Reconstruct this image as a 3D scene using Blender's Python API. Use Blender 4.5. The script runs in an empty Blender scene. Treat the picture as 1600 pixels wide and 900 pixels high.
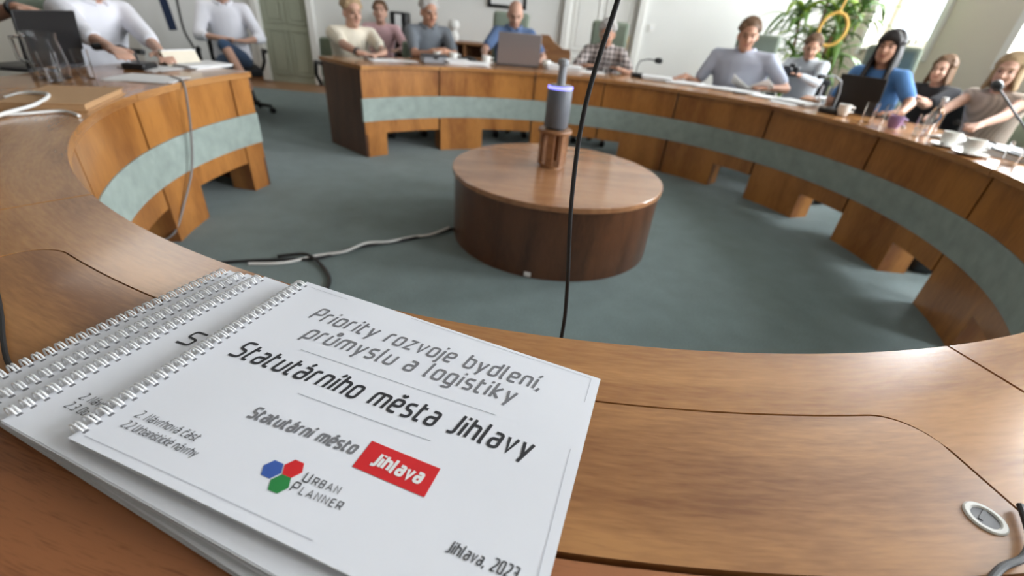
import bpy, math, random
from math import sin, cos, pi, radians as rad, sqrt, atan2
from mathutils import Vector, Matrix
random.seed(4)
S = bpy.context.scene
COL = S.collection
V = Vector

# ------------------------------------------------------------------ camera
FPX, PITCH, ROLL, CAMH = 692.26, 0.5483, 0.0915, 1.1857
fw = V((0, cos(PITCH), -sin(PITCH))); u0 = V((0, sin(PITCH), cos(PITCH))); r0_ = V((1, 0, 0))
rt = cos(ROLL)*r0_ + sin(ROLL)*u0; up_ = -sin(ROLL)*r0_ + cos(ROLL)*u0
cd = bpy.data.cameras.new('camera'); cam = bpy.data.objects.new('camera', cd); COL.objects.link(cam)
cam.matrix_world = Matrix(((rt.x, up_.x, -fw.x, 0), (rt.y, up_.y, -fw.y, 0), (rt.z, up_.z, -fw.z, CAMH), (0, 0, 0, 1)))
cd.sensor_width = 36; cd.lens = FPX/1600*36; cd.clip_start = .02
cd.dof.use_dof = True; cd.dof.focus_distance = .62; cd.dof.aperture_fstop = 2.8
S.camera = cam
# ------------------------------------------------------------------ world, lights, exposure
S.view_settings.view_transform = 'Standard'; S.view_settings.look = 'None'
S.view_settings.gamma = 1; S.view_settings.use_curve_mapping = False
S.view_settings.exposure = 0.0
W = bpy.data.worlds.new('sky'); S.world = W; W.use_nodes = True
W.node_tree.nodes['Background'].inputs[0].default_value = (.80, .90, 1, 1)
W.node_tree.nodes['Background'].inputs[1].default_value = 3.0
RX0, RX1, RY0, RY1, RH = -6.5, 4.5, -1.6, 7.7, 3.4          # room
WIN = [(6.02, 7.14), (3.86, 4.96), (1.70, 2.82), (-.45, .68)]  # windows in the right wall
WZ0, WZ1 = 1.2, 3.05
def area(name, loc, sx, sy, rot, power, col):
    l = bpy.data.lights.new(name, 'AREA'); l.shape = 'RECTANGLE'; l.size = sx; l.size_y = sy
    l.energy = power; l.color = col
    o = bpy.data.objects.new(name, l); COL.objects.link(o); o.location = loc; o.rotation_euler = rot
    return o
for (a, b), pw in zip(WIN, (215, 330, 330, 300)):            # daylight entering through each window
    area('window_daylight', (RX1+.42, (a+b)/2, (WZ0+WZ1)/2), 1.9, 1.15, (0, rad(90), 0), pw, (.90, .95, 1))
area('added_left_fill', (-4.4, 5.0, RH-.06), 1.8, 1.8, (0, 0, 0), 38, (1, .97, .92))  # unseen fill lamp, added to brighten the left part of the back wall

# ------------------------------------------------------------------ materials
def lin(c):
    return tuple(((x/255)/12.92 if x/255 <= .04045 else ((x/255+.055)/1.055)**2.4) for x in c)
MATS = {}
def mat(name, col, rough=.6, metal=0, noise=0, nscale=30, bump=0, trans=0, emit=0, coat=0, spec=.5, ior=1.45, sheen=0):
    if name in MATS: return MATS[name]
    m = bpy.data.materials.new(name); m.use_nodes = True; nt = m.node_tree; b = nt.nodes['Principled BSDF']
    b.inputs['Base Color'].default_value = (*col, 1); b.inputs['Roughness'].default_value = rough
    b.inputs['Metallic'].default_value = metal; b.inputs['Transmission Weight'].default_value = trans
    b.inputs['Coat Weight'].default_value = coat; b.inputs['Specular IOR Level'].default_value = spec
    b.inputs['IOR'].default_value = ior; b.inputs['Sheen Weight'].default_value = sheen
    if emit: b.inputs['Emission Color'].default_value = (*col, 1); b.inputs['Emission Strength'].default_value = emit
    tc = nt.nodes.new('ShaderNodeTexCoord'); n = nt.nodes.new('ShaderNodeTexNoise')
    n.inputs['Scale'].default_value = nscale; n.inputs['Detail'].default_value = 4
    nt.links.new(tc.outputs['Object'], n.inputs['Vector'])
    if noise:
        mx = nt.nodes.new('ShaderNodeMix'); mx.data_type = 'RGBA'
        mx.inputs['A'].default_value = (*[c*(1-noise) for c in col], 1); mx.inputs['B'].default_value = (*[min(1, c*(1+noise)) for c in col], 1)
        nt.links.new(n.outputs['Fac'], mx.inputs['Factor']); nt.links.new(mx.outputs['Result'], b.inputs['Base Color'])
    if bump:
        bp = nt.nodes.new('ShaderNodeBump'); bp.inputs['Strength'].default_value = bump; bp.inputs['Distance'].default_value = .01
        nt.links.new(n.outputs['Fac'], bp.inputs['Height']); nt.links.new(bp.outputs['Normal'], b.inputs['Normal'])
    MATS[name] = m; return m
def wood(name, light, dark, scale=(1, 1, 1), coord='UV', rough=.3, coat=.3, rot=0, vein=.5):
    m = bpy.data.materials.new(name); m.use_nodes = True; nt = m.node_tree; N = nt.nodes; L = nt.links
    b = N['Principled BSDF']; b.inputs['Roughness'].default_value = rough; b.inputs['Coat Weight'].default_value = coat
    b.inputs['Coat Roughness'].default_value = .10
    tc = N.new('ShaderNodeTexCoord'); mp = N.new('ShaderNodeMapping')
    mp.inputs['Scale'].default_value = scale; mp.inputs['Rotation'].default_value = (0, 0, rot)
    L.new(tc.outputs[coord], mp.inputs['Vector'])
    def noise(s, d, dist=0):
        n = N.new('ShaderNodeTexNoise'); n.inputs['Scale'].default_value = s; n.inputs['Detail'].default_value = d
        n.inputs['Distortion'].default_value = dist; L.new(mp.outputs[0], n.inputs['Vector']); return n
    broad = noise(1.0, 3, .6); fine = noise(15, 7, .2)
    ma = N.new('ShaderNodeMath'); ma.operation = 'MULTIPLY_ADD'; L.new(fine.outputs['Fac'], ma.inputs[0])
    ma.inputs[1].default_value = vein; L.new(broad.outputs['Fac'], ma.inputs[2])
    rp = N.new('ShaderNodeValToRGB'); e = rp.color_ramp.elements
    e[0].position = .36+.32*vein; e[0].color = (*dark, 1); e[1].position = .63+.60*vein; e[1].color = (*light, 1)
    L.new(ma.outputs[0], rp.inputs[0]); L.new(rp.outputs[0], b.inputs['Base Color'])
    bp = N.new('ShaderNodeBump'); bp.inputs['Strength'].default_value = .06; bp.inputs['Distance'].default_value = .002
    L.new(fine.outputs['Fac'], bp.inputs['Height']); L.new(bp.outputs[0], b.inputs['Normal'])
    MATS[name] = m; return m
def stripe_mat(name, c1, c2, scale, kind='plaid'):
    m = bpy.data.materials.new(name); m.use_nodes = True; nt = m.node_tree; N = nt.nodes; L = nt.links; b = N['Principled BSDF']
    b.inputs['Roughness'].default_value = .9
    tc = N.new('ShaderNodeTexCoord'); fac = None
    for d in (('X', 'Z') if kind == 'plaid' else ('X',)):
        w = N.new('ShaderNodeTexWave'); w.bands_direction = d; w.inputs['Scale'].default_value = scale; w.inputs['Distortion'].default_value = 1.2
        L.new(tc.outputs['Object'], w.inputs['Vector'])
        if fac is None: fac = w.outputs['Fac']
        else:
            a = N.new('ShaderNodeMath'); a.operation = 'ADD'; L.new(fac, a.inputs[0]); L.new(w.outputs['Fac'], a.inputs[1])
            d2 = N.new('ShaderNodeMath'); d2.operation = 'MULTIPLY'; d2.inputs[1].default_value = .5; L.new(a.outputs[0], d2.inputs[0]); fac = d2.outputs[0]
    mx = N.new('ShaderNodeMix'); mx.data_type = 'RGBA'; mx.inputs['A'].default_value = (*c1, 1); mx.inputs['B'].default_value = (*c2, 1)
    L.new(fac, mx.inputs['Factor']); L.new(mx.outputs['Result'], b.inputs['Base Color']); MATS[name] = m; return m
def pane_mat():
    m = bpy.data.materials.new('window_glass'); m.use_nodes = True; nt = m.node_tree; N = nt.nodes; L = nt.links
    t = N.new('ShaderNodeBsdfTransparent'); g = N.new('ShaderNodeBsdfGlossy'); g.inputs['Roughness'].default_value = .02
    mx = N.new('ShaderNodeMixShader'); mx.inputs[0].default_value = .06
    L.new(t.outputs[0], mx.inputs[1]); L.new(g.outputs[0], mx.inputs[2]); L.new(mx.outputs[0], N['Material Output'].inputs['Surface'])
    MATS['pane'] = m; return m
pane_mat()
WTOP = wood('desk_top_wood', (.52, .250, .085), (.27, .105, .032), (1.3, 9, 1), 'UV', .24, .3)
WFLAP = wood('desk_flap_wood', (.48, .230, .080), (.24, .095, .030), (1.6, 11, 1), 'UV', .32, .2)
WOUT = wood('desk_outer_wood', (.40, .155, .060), (.19, .062, .022), (2.2, 34, 1), 'UV', .34, .2, rot=.35, vein=1.0)
WFACE = wood('desk_face_wood', (.49, .205, .048), (.25, .085, .017), (5, .8, 1), 'UV', .33, .3)
WEDGE = wood('desk_edge_wood', (.46, .22, .08), (.28, .12, .04), (1.5, 8, 1), 'UV', .3, .3)
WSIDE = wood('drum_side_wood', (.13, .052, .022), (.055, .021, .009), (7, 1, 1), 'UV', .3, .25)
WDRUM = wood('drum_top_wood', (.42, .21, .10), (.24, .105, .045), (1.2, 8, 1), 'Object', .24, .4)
WFURN = wood('furniture_wood', (.36, .17, .07), (.18, .075, .03), (1.5, 8, 8), 'Object', .4, .1)
WPARQ = wood('parquet_wood', (.42, .23, .12), (.26, .13, .06), (1.5, 9, 1), 'Object', .4, .1)
def carpet():
    m = mat('carpet', (.13, .178, .176), .95, noise=.22, nscale=7, sheen=.2)
    nt = m.node_tree; N = nt.nodes; L = nt.links; b = N['Principled BSDF']
    tc = N.new('ShaderNodeTexCoord'); n = N.new('ShaderNodeTexNoise'); n.inputs['Scale'].default_value = 160; n.inputs['Detail'].default_value = 3
    L.new(tc.outputs['Object'], n.inputs['Vector'])
    src = b.inputs['Base Color'].links[0].from_socket
    mx = N.new('ShaderNodeMix'); mx.data_type = 'RGBA'; mx.blend_type = 'OVERLAY'; mx.inputs['Factor'].default_value = .6
    L.new(src, mx.inputs['A']); L.new(n.outputs['Fac'], mx.inputs['B']); L.new(mx.outputs['Result'], b.inputs['Base Color'])
    bp = N.new('ShaderNodeBump'); bp.inputs['Strength'].default_value = .5; bp.inputs['Distance'].default_value = .004
    L.new(n.outputs['Fac'], bp.inputs['Height']); L.new(bp.outputs[0], b.inputs['Normal']); return m
CARPET = carpet()
BAND = mat('band_fabric', (.32, .38, .345), .8, noise=.3, nscale=14)
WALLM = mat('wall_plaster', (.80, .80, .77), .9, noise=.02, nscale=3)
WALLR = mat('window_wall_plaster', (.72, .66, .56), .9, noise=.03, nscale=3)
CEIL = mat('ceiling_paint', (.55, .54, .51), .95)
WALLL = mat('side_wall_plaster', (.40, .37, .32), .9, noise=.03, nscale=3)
WHITEP = mat('white_paint', (.82, .81, .77), .5)
OLIVE = mat('olive_door_paint', (.36, .38, .29), .5, noise=.05, nscale=4)
PAPER = mat('paper', (.85, .865, .92), .6, noise=.015, nscale=8)
PAPER2 = mat('paper_edges', (.68, .70, .73), .8, noise=.10, nscale=260)
PAPERW = mat('loose_paper', (.84, .84, .84), .8)
INK = mat('ink', (.035, .035, .04), .6); INKG = mat('grey_ink', (.20, .20, .215), .6); INKL = mat('line_ink', (.38, .39, .43), .6)
RED = mat('logo_red', lin((215, 40, 45)), .5); BLUE = mat('logo_blue', lin((62, 95, 172)), .5); GREEN = mat('logo_green', lin((45, 135, 70)), .5)
WIRE = mat('white_wire', (.90, .90, .91), .6)
BLACK = mat('black_plastic', (.012, .012, .013), .4); BLACKR = mat('black_rubber', (.015, .015, .016), .5)
DGREY = mat('dark_grey_plastic', (.06, .06, .065), .45); GREYP = mat('grey_plastic', (.28, .29, .31), .4)
GREYFAB = mat('grey_mesh', (.13, .14, .16), .55, noise=.15, nscale=300)
SILVER = mat('silver_shell', (.30, .27, .27), .38, metal=.5); CHROME = mat('chrome', (.7, .7, .72), .15, metal=1)
BRASS = mat('brass', (.75, .52, .2), .3, metal=1)
CHAIRG = mat('sage_upholstery', (.235, .28, .215), .85, noise=.08, nscale=40); CHAIRB = mat('black_upholstery', (.02, .021, .024), .8)
GLASS = mat('clear_glass', (.98, .99, 1), .02, trans=1, ior=1.3)
CERAM = mat('white_ceramic', (.85, .84, .80), .25); KRAFT = mat('kraft_card', (.50, .30, .15), .8, noise=.06, nscale=20)
WCABLE = mat('white_cable', (.75, .75, .73), .4); GCABLE = mat('grey_cable', (.20, .18, .17), .5)
LEDM = mat('blue_led', (.25, .25, 1), .4, emit=2.2)
LEAF1 = mat('leaf_green', (.10, .20, .035), .5, noise=.3, nscale=12); LEAF2 = mat('leaf_light_green', (.28, .42, .05), .5, noise=.2, nscale=12)
NAVY = mat('navy_cloth', (.02, .035, .085), .8); STRAW = mat('straw_ring', (.70, .42, .10), .7)
SKIN = mat('skin_fair', (.58, .34, .25), .55, noise=.06, nscale=18); SKIN2 = mat('skin_tan', (.50, .265, .175), .55, noise=.06, nscale=18)
LIPS = mat('lips', (.36, .13, .11), .5); EYE = mat('eye_dark', (.035, .025, .02), .3)

# ------------------------------------------------------------------ mesh helpers
class MB:
    def __init__(s): s.v = []; s.f = []; s.uv = []
    def add(s, vs, fs, uvs=None):
        o = len(s.v); s.v += [V(p) for p in vs]
        for i, f in enumerate(fs):
            s.f.append([k+o for k in f])
            if uvs: s.uv.append([uvs[k] for k in f])
            else: s.uv.append(None)
        return s
    def box(s, c, d, rz=0, R=None):
        M = R or Matrix.Rotation(rz, 3, 'Z'); c = V(c)
        vs = [c + M @ V((x*d[0]/2, y*d[1]/2, z*d[2]/2)) for z in (-1, 1) for y in (-1, 1) for x in (-1, 1)]
        return s.add(vs, [(0, 2, 3, 1), (4, 5, 7, 6), (0, 1, 5, 4), (2, 6, 7, 3), (0, 4, 6, 2), (1, 3, 7, 5)])
    def tube(s, pts, r, n=8, cap=True):
        pts = [V(p) for p in pts]; m = len(pts); rs = r if isinstance(r, (list, tuple)) else [r]*m
        vs = []; ref = None
        for i, p in enumerate(pts):
            t = (pts[min(i+1, m-1)] - pts[max(i-1, 0)]).normalized()
            if ref is None:
                ref = V((0, 0, 1)) if abs(t.z) < .9 else V((1, 0, 0))
            x = t.cross(ref).normalized(); y = x.cross(t).normalized(); ref = y
            vs += [p + rs[i]*(cos(2*pi*k/n)*x + sin(2*pi*k/n)*y) for k in range(n)]
        fs = [(i*n+k, i*n+(k+1) % n, (i+1)*n+(k+1) % n, (i+1)*n+k) for i in range(m-1) for k in range(n)]
        if cap: fs += [tuple(range(n))[::-1], tuple((m-1)*n+k for k in range(n))]
        return s.add(vs, fs)
    def caps(s, a, b, ra, rb, n=10):                       # tapered capsule
        a = V(a); b = V(b); t = (b-a); L = t.length
        t = t.normalized() if L > 1e-6 else V((0, 0, 1))
        P = []; Rr = []
        for k in range(4): h = pi/2*(1-k/4); P.append(a - t*ra*sin(h)); Rr.append(max(ra*cos(h), ra*.02))
        P += [a, b]; Rr += [ra, rb]
        for k in range(1, 5): h = pi/2*k/4; P.append(b + t*rb*sin(h)); Rr.append(max(rb*cos(h), rb*.02))
        return s.tube(P, Rr, n)
    def ball(s, c, r, R=None, nu=14, nv=9):
        c = V(c); R = R or Matrix.Identity(3)
        if not isinstance(r, (list, tuple)): r = (r, r, r)
        vs = [c + R @ V((0, 0, -r[2]))]
        for i in range(1, nv):
            t = -pi/2 + pi*i/nv
            vs += [c + R @ V((r[0]*cos(t)*cos(2*pi*k/nu), r[1]*cos(t)*sin(2*pi*k/nu), r[2]*sin(t))) for k in range(nu)]
        vs.append(c + R @ V((0, 0, r[2]))); T = len(vs)-1
        fs = [(0, 1+(k+1) % nu, 1+k) for k in range(nu)]
        for i in range(nv-2): fs += [(1+i*nu+k, 1+i*nu+(k+1) % nu, 1+(i+1)*nu+(k+1) % nu, 1+(i+1)*nu+k) for k in range(nu)]
        b = 1+(nv-2)*nu; fs += [(b+k, b+(k+1) % nu, T) for k in range(nu)]
        return s.add(vs, fs)
    def lathe(s, prof, c=(0, 0, 0), n=32, R=None):
        c = V(c); vs = []; uv = []; R = R or Matrix.Identity(3); m = len(prof)
        for r, z in prof:
            vs += [c + R @ V((r*cos(2*pi*k/n), r*sin(2*pi*k/n), z)) for k in range(n)]; uv += [(2*pi*k/n*max(r, .01), z) for k in range(n)]
        fs = [(i*n+k, i*n+(k+1) % n, (i+1)*n+(k+1) % n, (i+1)*n+k) for i in range(m-1) for k in range(n)]
        if prof[0][0] > 1e-5: fs.append(tuple(range(n))[::-1])
        if prof[-1][0] > 1e-5: fs.append(tuple((m-1)*n+k for k in range(n)))
        return s.add(vs, fs, uv)
    def loft(s, rings):
        n = len(rings[0]); vs = [p for r in rings for p in r]; m = len(rings)
        fs = [(i*n+k, i*n+(k+1) % n, (i+1)*n+(k+1) % n, (i+1)*n+k) for i in range(m-1) for k in range(n)]
        fs += [tuple(range(n))[::-1], tuple((m-1)*n+k for k in range(n))]
        return s.add(vs, fs)
    def ring(s, rin, rout, a0, a1, z0, z1, n=None, A=None):         # sector of the ring desk (degrees; radii may be functions of the angle)
        if n is None: n = max(2, int(abs(a1-a0)*1.0))
        fi = rin if callable(rin) else (lambda a: rin); fo = rout if callable(rout) else (lambda a: rout)
        if A is None: A = [a0+(a1-a0)*i/n for i in range(n+1)]
        n = len(A)-1
        for zz, flip in ((z0, 1), (z1, 0)):                 # bottom and top
            vs = []; uv = []
            for a in A:
                for r in (fi(a), fo(a)): vs.append((CX+r*cos(rad(a)), CY+r*sin(rad(a)), zz)); uv.append((rad(a)*2.3, r))
            fs = [(2*i, 2*i+1, 2*i+3, 2*i+2) for i in range(n)]
            if flip: fs = [f[::-1] for f in fs]
            s.add(vs, fs, uv)
        for f_, flip in ((fi, 0), (fo, 1)):                 # curved sides
            vs = []; uv = []
            for a in A:
                for z in (z0, z1): vs.append((CX+f_(a)*cos(rad(a)), CY+f_(a)*sin(rad(a)), z)); uv.append((rad(a)*2.1, z))
            fs = [(2*i, 2*i+1, 2*i+3, 2*i+2) for i in range(n)]
            if flip: fs = [f[::-1] for f in fs]
            s.add(vs, fs, uv)
        for a, flip in ((a0, 1), (a1, 0)):                  # ends
            vs = []; uv = []
            for r in (fi(a), fo(a)):
                for z in (z0, z1): vs.append((CX+r*cos(rad(a)), CY+r*sin(rad(a)), z)); uv.append((r, z))
            f = (0, 1, 3, 2); s.add(vs, [f if not flip else f[::-1]], uv)
        return s
def obj(name, mb, m, parent=None, world=False, smooth=35, bevel=0, mods=(), bseg=2, merge=False):
    vs = mb.v
    if world and parent is not None:
        I = parent.matrix_basis.inverted()
        if parent.parent is not None: I = (parent.parent.matrix_basis @ parent.matrix_basis).inverted()
        vs = [I @ p for p in vs]
    me = bpy.data.meshes.new(name); me.from_pydata([tuple(p) for p in vs], [], mb.f)
    if any(u for u in mb.uv):
        ul = me.uv_layers.new(name='uv'); k = 0
        for i, f in enumerate(mb.f):
            for j in range(len(f)):
                if mb.uv[i]: ul.data[k].uv = mb.uv[i][j]
                else: p = mb.v[f[j]]; ul.data[k].uv = (p[0]+p[1], p[2])
                k += 1
    if smooth:
        me.polygons.foreach_set('use_smooth', [True]*len(me.polygons)); me.set_sharp_from_angle(angle=rad(smooth))
    me.materials.append(m); me.update()
    o = bpy.data.objects.new(name, me); COL.objects.link(o)
    if parent is not None: o.parent = parent
    if merge: w = o.modifiers.new('weld', 'WELD'); w.merge_threshold = 1e-4
    if bevel:
        b = o.modifiers.new('bevel', 'BEVEL'); b.width = bevel; b.segments = bseg; b.limit_method = 'ANGLE'; b.angle_limit = rad(40)
    for kind, kw in mods:
        md = o.modifiers.new(kind.lower(), kind)
        for k, v in kw.items(): setattr(md, k, v)
    return o
def tag(o, label=None, cat=None, group=None, kind=None):
    if label: o['label'] = label
    if cat: o['category'] = cat
    if group: o['group'] = group
    if kind: o['kind'] = kind
    return o
def thing(name, label, cat, loc=(0, 0, 0), rz=0, group=None):
    o = bpy.data.objects.new(name, None); COL.objects.link(o); o.location = loc; o.rotation_euler = (0, 0, rz); o.empty_display_size = .1
    o.matrix_basis = Matrix.Translation(V(loc)) @ Matrix.Rotation(rz, 4, 'Z')
    return tag(o, label, cat, group)
def copy_tree(o, parent=None):
    c = o.copy(); COL.objects.link(c); c.parent = parent
    for ch in list(o.children): copy_tree(ch, c)
    return c
def struct(name, mb, m, parent=None, **k):
    o = obj(name, mb, m, parent, **k)
    if parent is None: o['kind'] = 'structure'
    return o

# ------------------------------------------------------------------ the room
CX, CY = .2, 2.63                                           # centre of the ring of desks
mb = MB().box(((RX0+RX1)/2, (RY0+RY1)/2, -.06), (RX1-RX0+.3, RY1-RY0+.3, .1)); struct('floor', mb, WPARQ)
mb = MB().box(((RX0+RX1)/2, (RY0+6.95)/2, -.005), (RX1-RX0, 6.95-RY0, .01)); o = struct('floor_carpet', mb, CARPET)
tag(o, 'grey-green carpet covering the floor inside the ring of desks', None)
struct('ceiling', MB().box(((RX0+RX1)/2, (RY0+RY1)/2, RH+.06), (RX1-RX0+1, RY1-RY0+1, .1)), CEIL)
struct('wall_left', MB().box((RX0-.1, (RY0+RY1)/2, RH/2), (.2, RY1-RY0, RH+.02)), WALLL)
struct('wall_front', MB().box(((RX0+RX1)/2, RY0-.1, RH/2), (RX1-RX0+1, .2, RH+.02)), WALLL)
# back wall with two door openings
DO = [(-4.18, -3.44, 2.35), (.48, 1.46, 2.35)]
mb = MB(); xs = RX0
for a, b, h in DO:
    mb.box(((xs+a)/2, RY1+.1, RH/2), (a-xs, .2, RH+.02)); mb.box(((a+b)/2, RY1+.1, (h+RH)/2), (b-a, .2, RH-h+.02)); xs = b
mb.box(((xs+RX1+.5)/2, RY1+.1, RH/2), (RX1+.5-xs, .2, RH+.02)); struct('wall_back', mb, WALLM)
# window wall with four openings and deep reveals
TH = .38
mb = MB(); ys = RY0
for a, b in sorted(WIN):
    mb.box((RX1+TH/2, (ys+a)/2, RH/2), (TH, a-ys, RH+.02)); ys = b
    mb.box((RX1+TH/2, (a+b)/2, WZ0/2), (TH, b-a, WZ0+.02)); mb.box((RX1+TH/2, (a+b)/2, (WZ1+RH)/2), (TH, b-a, RH-WZ1+.02))
mb.box((RX1+TH/2, (ys+RY1)/2, RH/2), (TH, RY1-ys, RH+.02)); struct('wall_right', mb, WALLR)
for i, (a, b) in enumerate(WIN):
    ym, zm = (a+b)/2, (WZ0+WZ1)/2
    e = bpy.data.objects.new('window_%d' % (i+1), None); COL.objects.link(e); e.location = (RX1+.26, ym, WZ0); e['kind'] = 'structure'
    e.matrix_basis = Matrix.Translation(e.location)
    w2, h2 = (b-a)/2, WZ1-WZ0
    fr = MB()
    for s in (-1, 1): fr.box((0, s*(w2-.035), h2/2), (.07, .07, h2))
    fr.box((0, 0, .035), (.07, 2*w2, .07)); fr.box((0, 0, h2-.035), (.07, 2*w2, .07)); fr.box((0, 0, h2*.68), (.07, 2*w2-.14, .07))
    obj('window_frame', fr, WHITEP, e, bevel=.006)
    for s in (-1, 1):
        sx = s*(w2/2-.02)
        sa = MB()
        for q in (-1, 1): sa.box((-.02, sx+q*(w2/2-.06), h2*.34), (.05, .055, h2*.6))
        for z in (.1, h2*.645): sa.box((-.02, sx, z), (.05, w2-.1, .06))
        sash = obj('sash', sa, WHITEP, e, bevel=.005)
        obj('pane', MB().box((0, sx, h2*.37), (.006, w2-.16, h2*.5)), MATS['pane'], sash)
        up = obj('pane', MB().box((0, sx, h2*.84), (.006, w2-.1, h2*.26)), MATS['pane'], e)
    obj('window_sill', MB().box((-.15, 0, -.015), (.32, 2*w2-.01, .03)), WHITEP, e, bevel=.006)
    tr = MB()
    for s in (-1, 1): tr.box((-.275, s*(w2+.045), h2/2+.0), (.035, .09, h2+.18))
    tr.box((-.275, 0, h2+.045), (.035, 2*w2, .09)); obj('architrave', tr, WHITEP, e, bevel=.006)
def door(n, a, b, h, m, frame, lab, handle=True):
    e = bpy.data.objects.new('door_%d' % n, None); COL.objects.link(e); e.location = ((a+b)/2, RY1, 0); e['kind'] = 'structure'; e['label'] = lab
    w = b-a
    obj('door_leaf', MB().box((0, .05, h/2-.01), (w+.03, .05, h+.03)), m, e, bevel=.004)
    for zc, hh in ((.42, .62), (1.18, .7), (1.95, .6)):
        for s in (-1, 1):
            p = MB(); x = s*w*.235; pw = w*.36
            for q in (-1, 1): p.box((x+q*pw/2, .018, zc), (.03, .016, hh)); p.box((x, .018, zc+q*hh/2), (pw+.03, .016, .03))
            pn = obj('door_panel', p, m, e, bevel=.004)
            obj('panel_field', MB().box((x, .021, zc), (pw-.08, .012, hh-.08)), m, pn, bevel=.005)
    f = MB()
    for s in (-1, 1): f.box((s*(w/2+.05), -.03, (h+.1)/2), (.1, .08, h+.1))
    f.box((0, -.03, h+.05), (w, .08, .1)); obj('door_frame', f, frame, e, bevel=.01)
    if not handle: return
    hd = obj('door_handle', MB().tube([(w*.43, .02, 1.0), (w*.43, -.04, 1.0), (w*.43-.11, -.045, 1.0)], .011), BRASS, e)
    obj('escutcheon', MB().box((w*.43, .02, .97), (.04, .012, .2)), BRASS, hd, bevel=.004)
door(1, *DO[0], OLIVE, WHITEP, 'olive green panelled door with pale frame in the far left wall', False)
door(2, *DO[1], WHITEP, WHITEP, 'white panelled door with brass handle behind the plaid shirt man')
bb = MB()
for a, b in ((RX0, -4.29), (-3.33, .37), (1.57, RX1)): bb.box(((a+b)/2, RY1-.012, .05), (b-a, .024, .1))
struct('baseboard_back', bb, WFURN)
struct('baseboard_right', MB().box((RX1-.012, (RY0+RY1)/2, .05), (.024, RY1-RY0-.06, .1)), WFURN)
# ------------------------------------------------------------------ ring of desks
TOPZ = .75
def pol(r, a, z=0): return V((CX+r*cos(rad(a)), CY+r*sin(rad(a)), z))
def desk(a0, a1, label, legs, cols=(), ends=(), flap=None):
    """a0 < a1 in degrees; legs: (from, to, radial depth); cols: panel seams inside the segment; ends: closed gable ends"""
    am = (a0+a1)/2; t = thing('ring_desk', label, 'desk', pol(2.42, am, 0), 0, 'curved desks of the conference ring')
    g = .10
    if flap is None:
        obj('tabletop', MB().ring(2.06, 2.75, a0+g/3, a1-g/3, .718, TOPZ), WTOP, t, True, bevel=.004)
    else:
        f0, f1 = flap; FR0, FR1, cr = 2.192, 2.400, 1.7
        def fin(a, off=0):
            d = min(a-f0, f1-a)
            if d >= cr: return FR0+off
            x = 1-max(d, 0)/cr
            return FR0+off + .062*(1-sqrt(max(0, 1-x*x)))
        obj('substrate', MB().ring(2.075, 2.735, a0+g, a1-g, .712, .728), WFACE, t, True)
        AA = [a0+g/3+(f0-.031-a0-g/3)*k/8 for k in range(9)]+[f0-.03+(f1-f0+.06)*k/220 for k in range(221)]+[f1+.031+(a1-g/3-f1-.031)*k/8 for k in range(9)]
        tp = MB().ring(2.06, lambda a: 2.3985 if (a < f0-.0301 or a > f1+.0301) else fin(a, -.0016), a0, a1, .728, TOPZ, A=AA)
        obj('tabletop', tp, WTOP, t, True, bevel=.0012, bseg=1)
        fl = obj('cable_flap', MB().ring(lambda a: fin(a, .0012), FR1-.002, f0+.05, f1-.05, .730, TOPZ-.0003, n=int((f1-f0)*5)), WFLAP, t, True, bevel=.0012, bseg=1)
        obj('outer_board', MB().ring(FR1+.004, 2.75, a0+g/3, a1-g/3, .728, TOPZ-.002), WOUT, t, True, bevel=.0025)
    obj('carcass', MB().ring(2.106, 2.124, a0+g, a1-g, .2, .716), WSIDE, t, True)
    ed = [a0]+list(cols)+[a1]
    for i in range(len(ed)-1):
        p0, p1 = ed[i]+.17, ed[i+1]-.17
        obj('upper_panel', MB().ring(2.084, 2.104, p0, p1, .497, .716), WFACE, t, True, bevel=.002)
        obj('fabric_band', MB().ring(2.080, 2.104, ed[i]-.05, ed[i+1]+.05, .306, .4955), BAND, t, True)
        # lower panel keeps clear of the legs
        segs = [(p0, p1)]
        for l0, l1, d in legs:
            ns = []
            for x, y in segs:
                if l1 <= x or l0 >= y: ns.append((x, y)); continue
                if l0 > x: ns.append((x, l0-.02))
                if l1 < y: ns.append((l1+.02, y))
            segs = ns
        for x, y in segs:
            if y-x > .4: obj('lower_panel', MB().ring(2.084, 2.104, x, y, .197, .3045), WFACE, t, True, bevel=.002)
    for l0, l1, d in legs:
        obj('leg', MB().ring(2.084, 2.084+d, l0, l1, 0, .3045, n=8), WFACE, t, True, bevel=.003)
        if d < .5: obj('leg_web', MB().ring(2.126, 2.084+d, l0+.3, l1-.3, .306, .716, n=6), WSIDE, t, True)
    for a, side in ends:
        obj('gable_end', MB().ring(2.086, 2.70, a if side > 0 else a-.55, a+.55 if side > 0 else a, .002, .716, n=2), WSIDE, t, True, bevel=.003)
    return t
LD = .17
near = desk(-126, -73.75, 'front curved desk with a cable flap, bearing the spiral-bound booklets', [(-125.6, -118, LD), (-82, -74.1, LD)], (-108, -91), flap=(-119.5, -80.1))
desk(-73.65, -35.75, 'curved desk at the lower right edge, next to the front desk', [(-45, -36, LD)], (-54.7,))
desk(-35.65, -12.45, 'dark-faced curved desk cut by the right picture edge, two from the front desk', [(-25.1, -12.6, LD)])
desk(-12.35, 10.85, 'curved desk at which the woman in the striped sleeveless top sits', [(-2.1, 10.7, LD)])
desk(10.95, 34.3, 'curved desk below the black laptop of the woman in blue', [(21.4, 34.1, LD)])
desk(34.4, 57.0, 'curved desk covered in papers before the big man in pale blue', [(43.9, 56.8, LD)])
desk(57.1, 94.4, 'curved desk before the plaid shirt man, facing the round pedestal', [(57.3, 69.5, LD), (84, 94.2, LD)], (76,))
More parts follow.
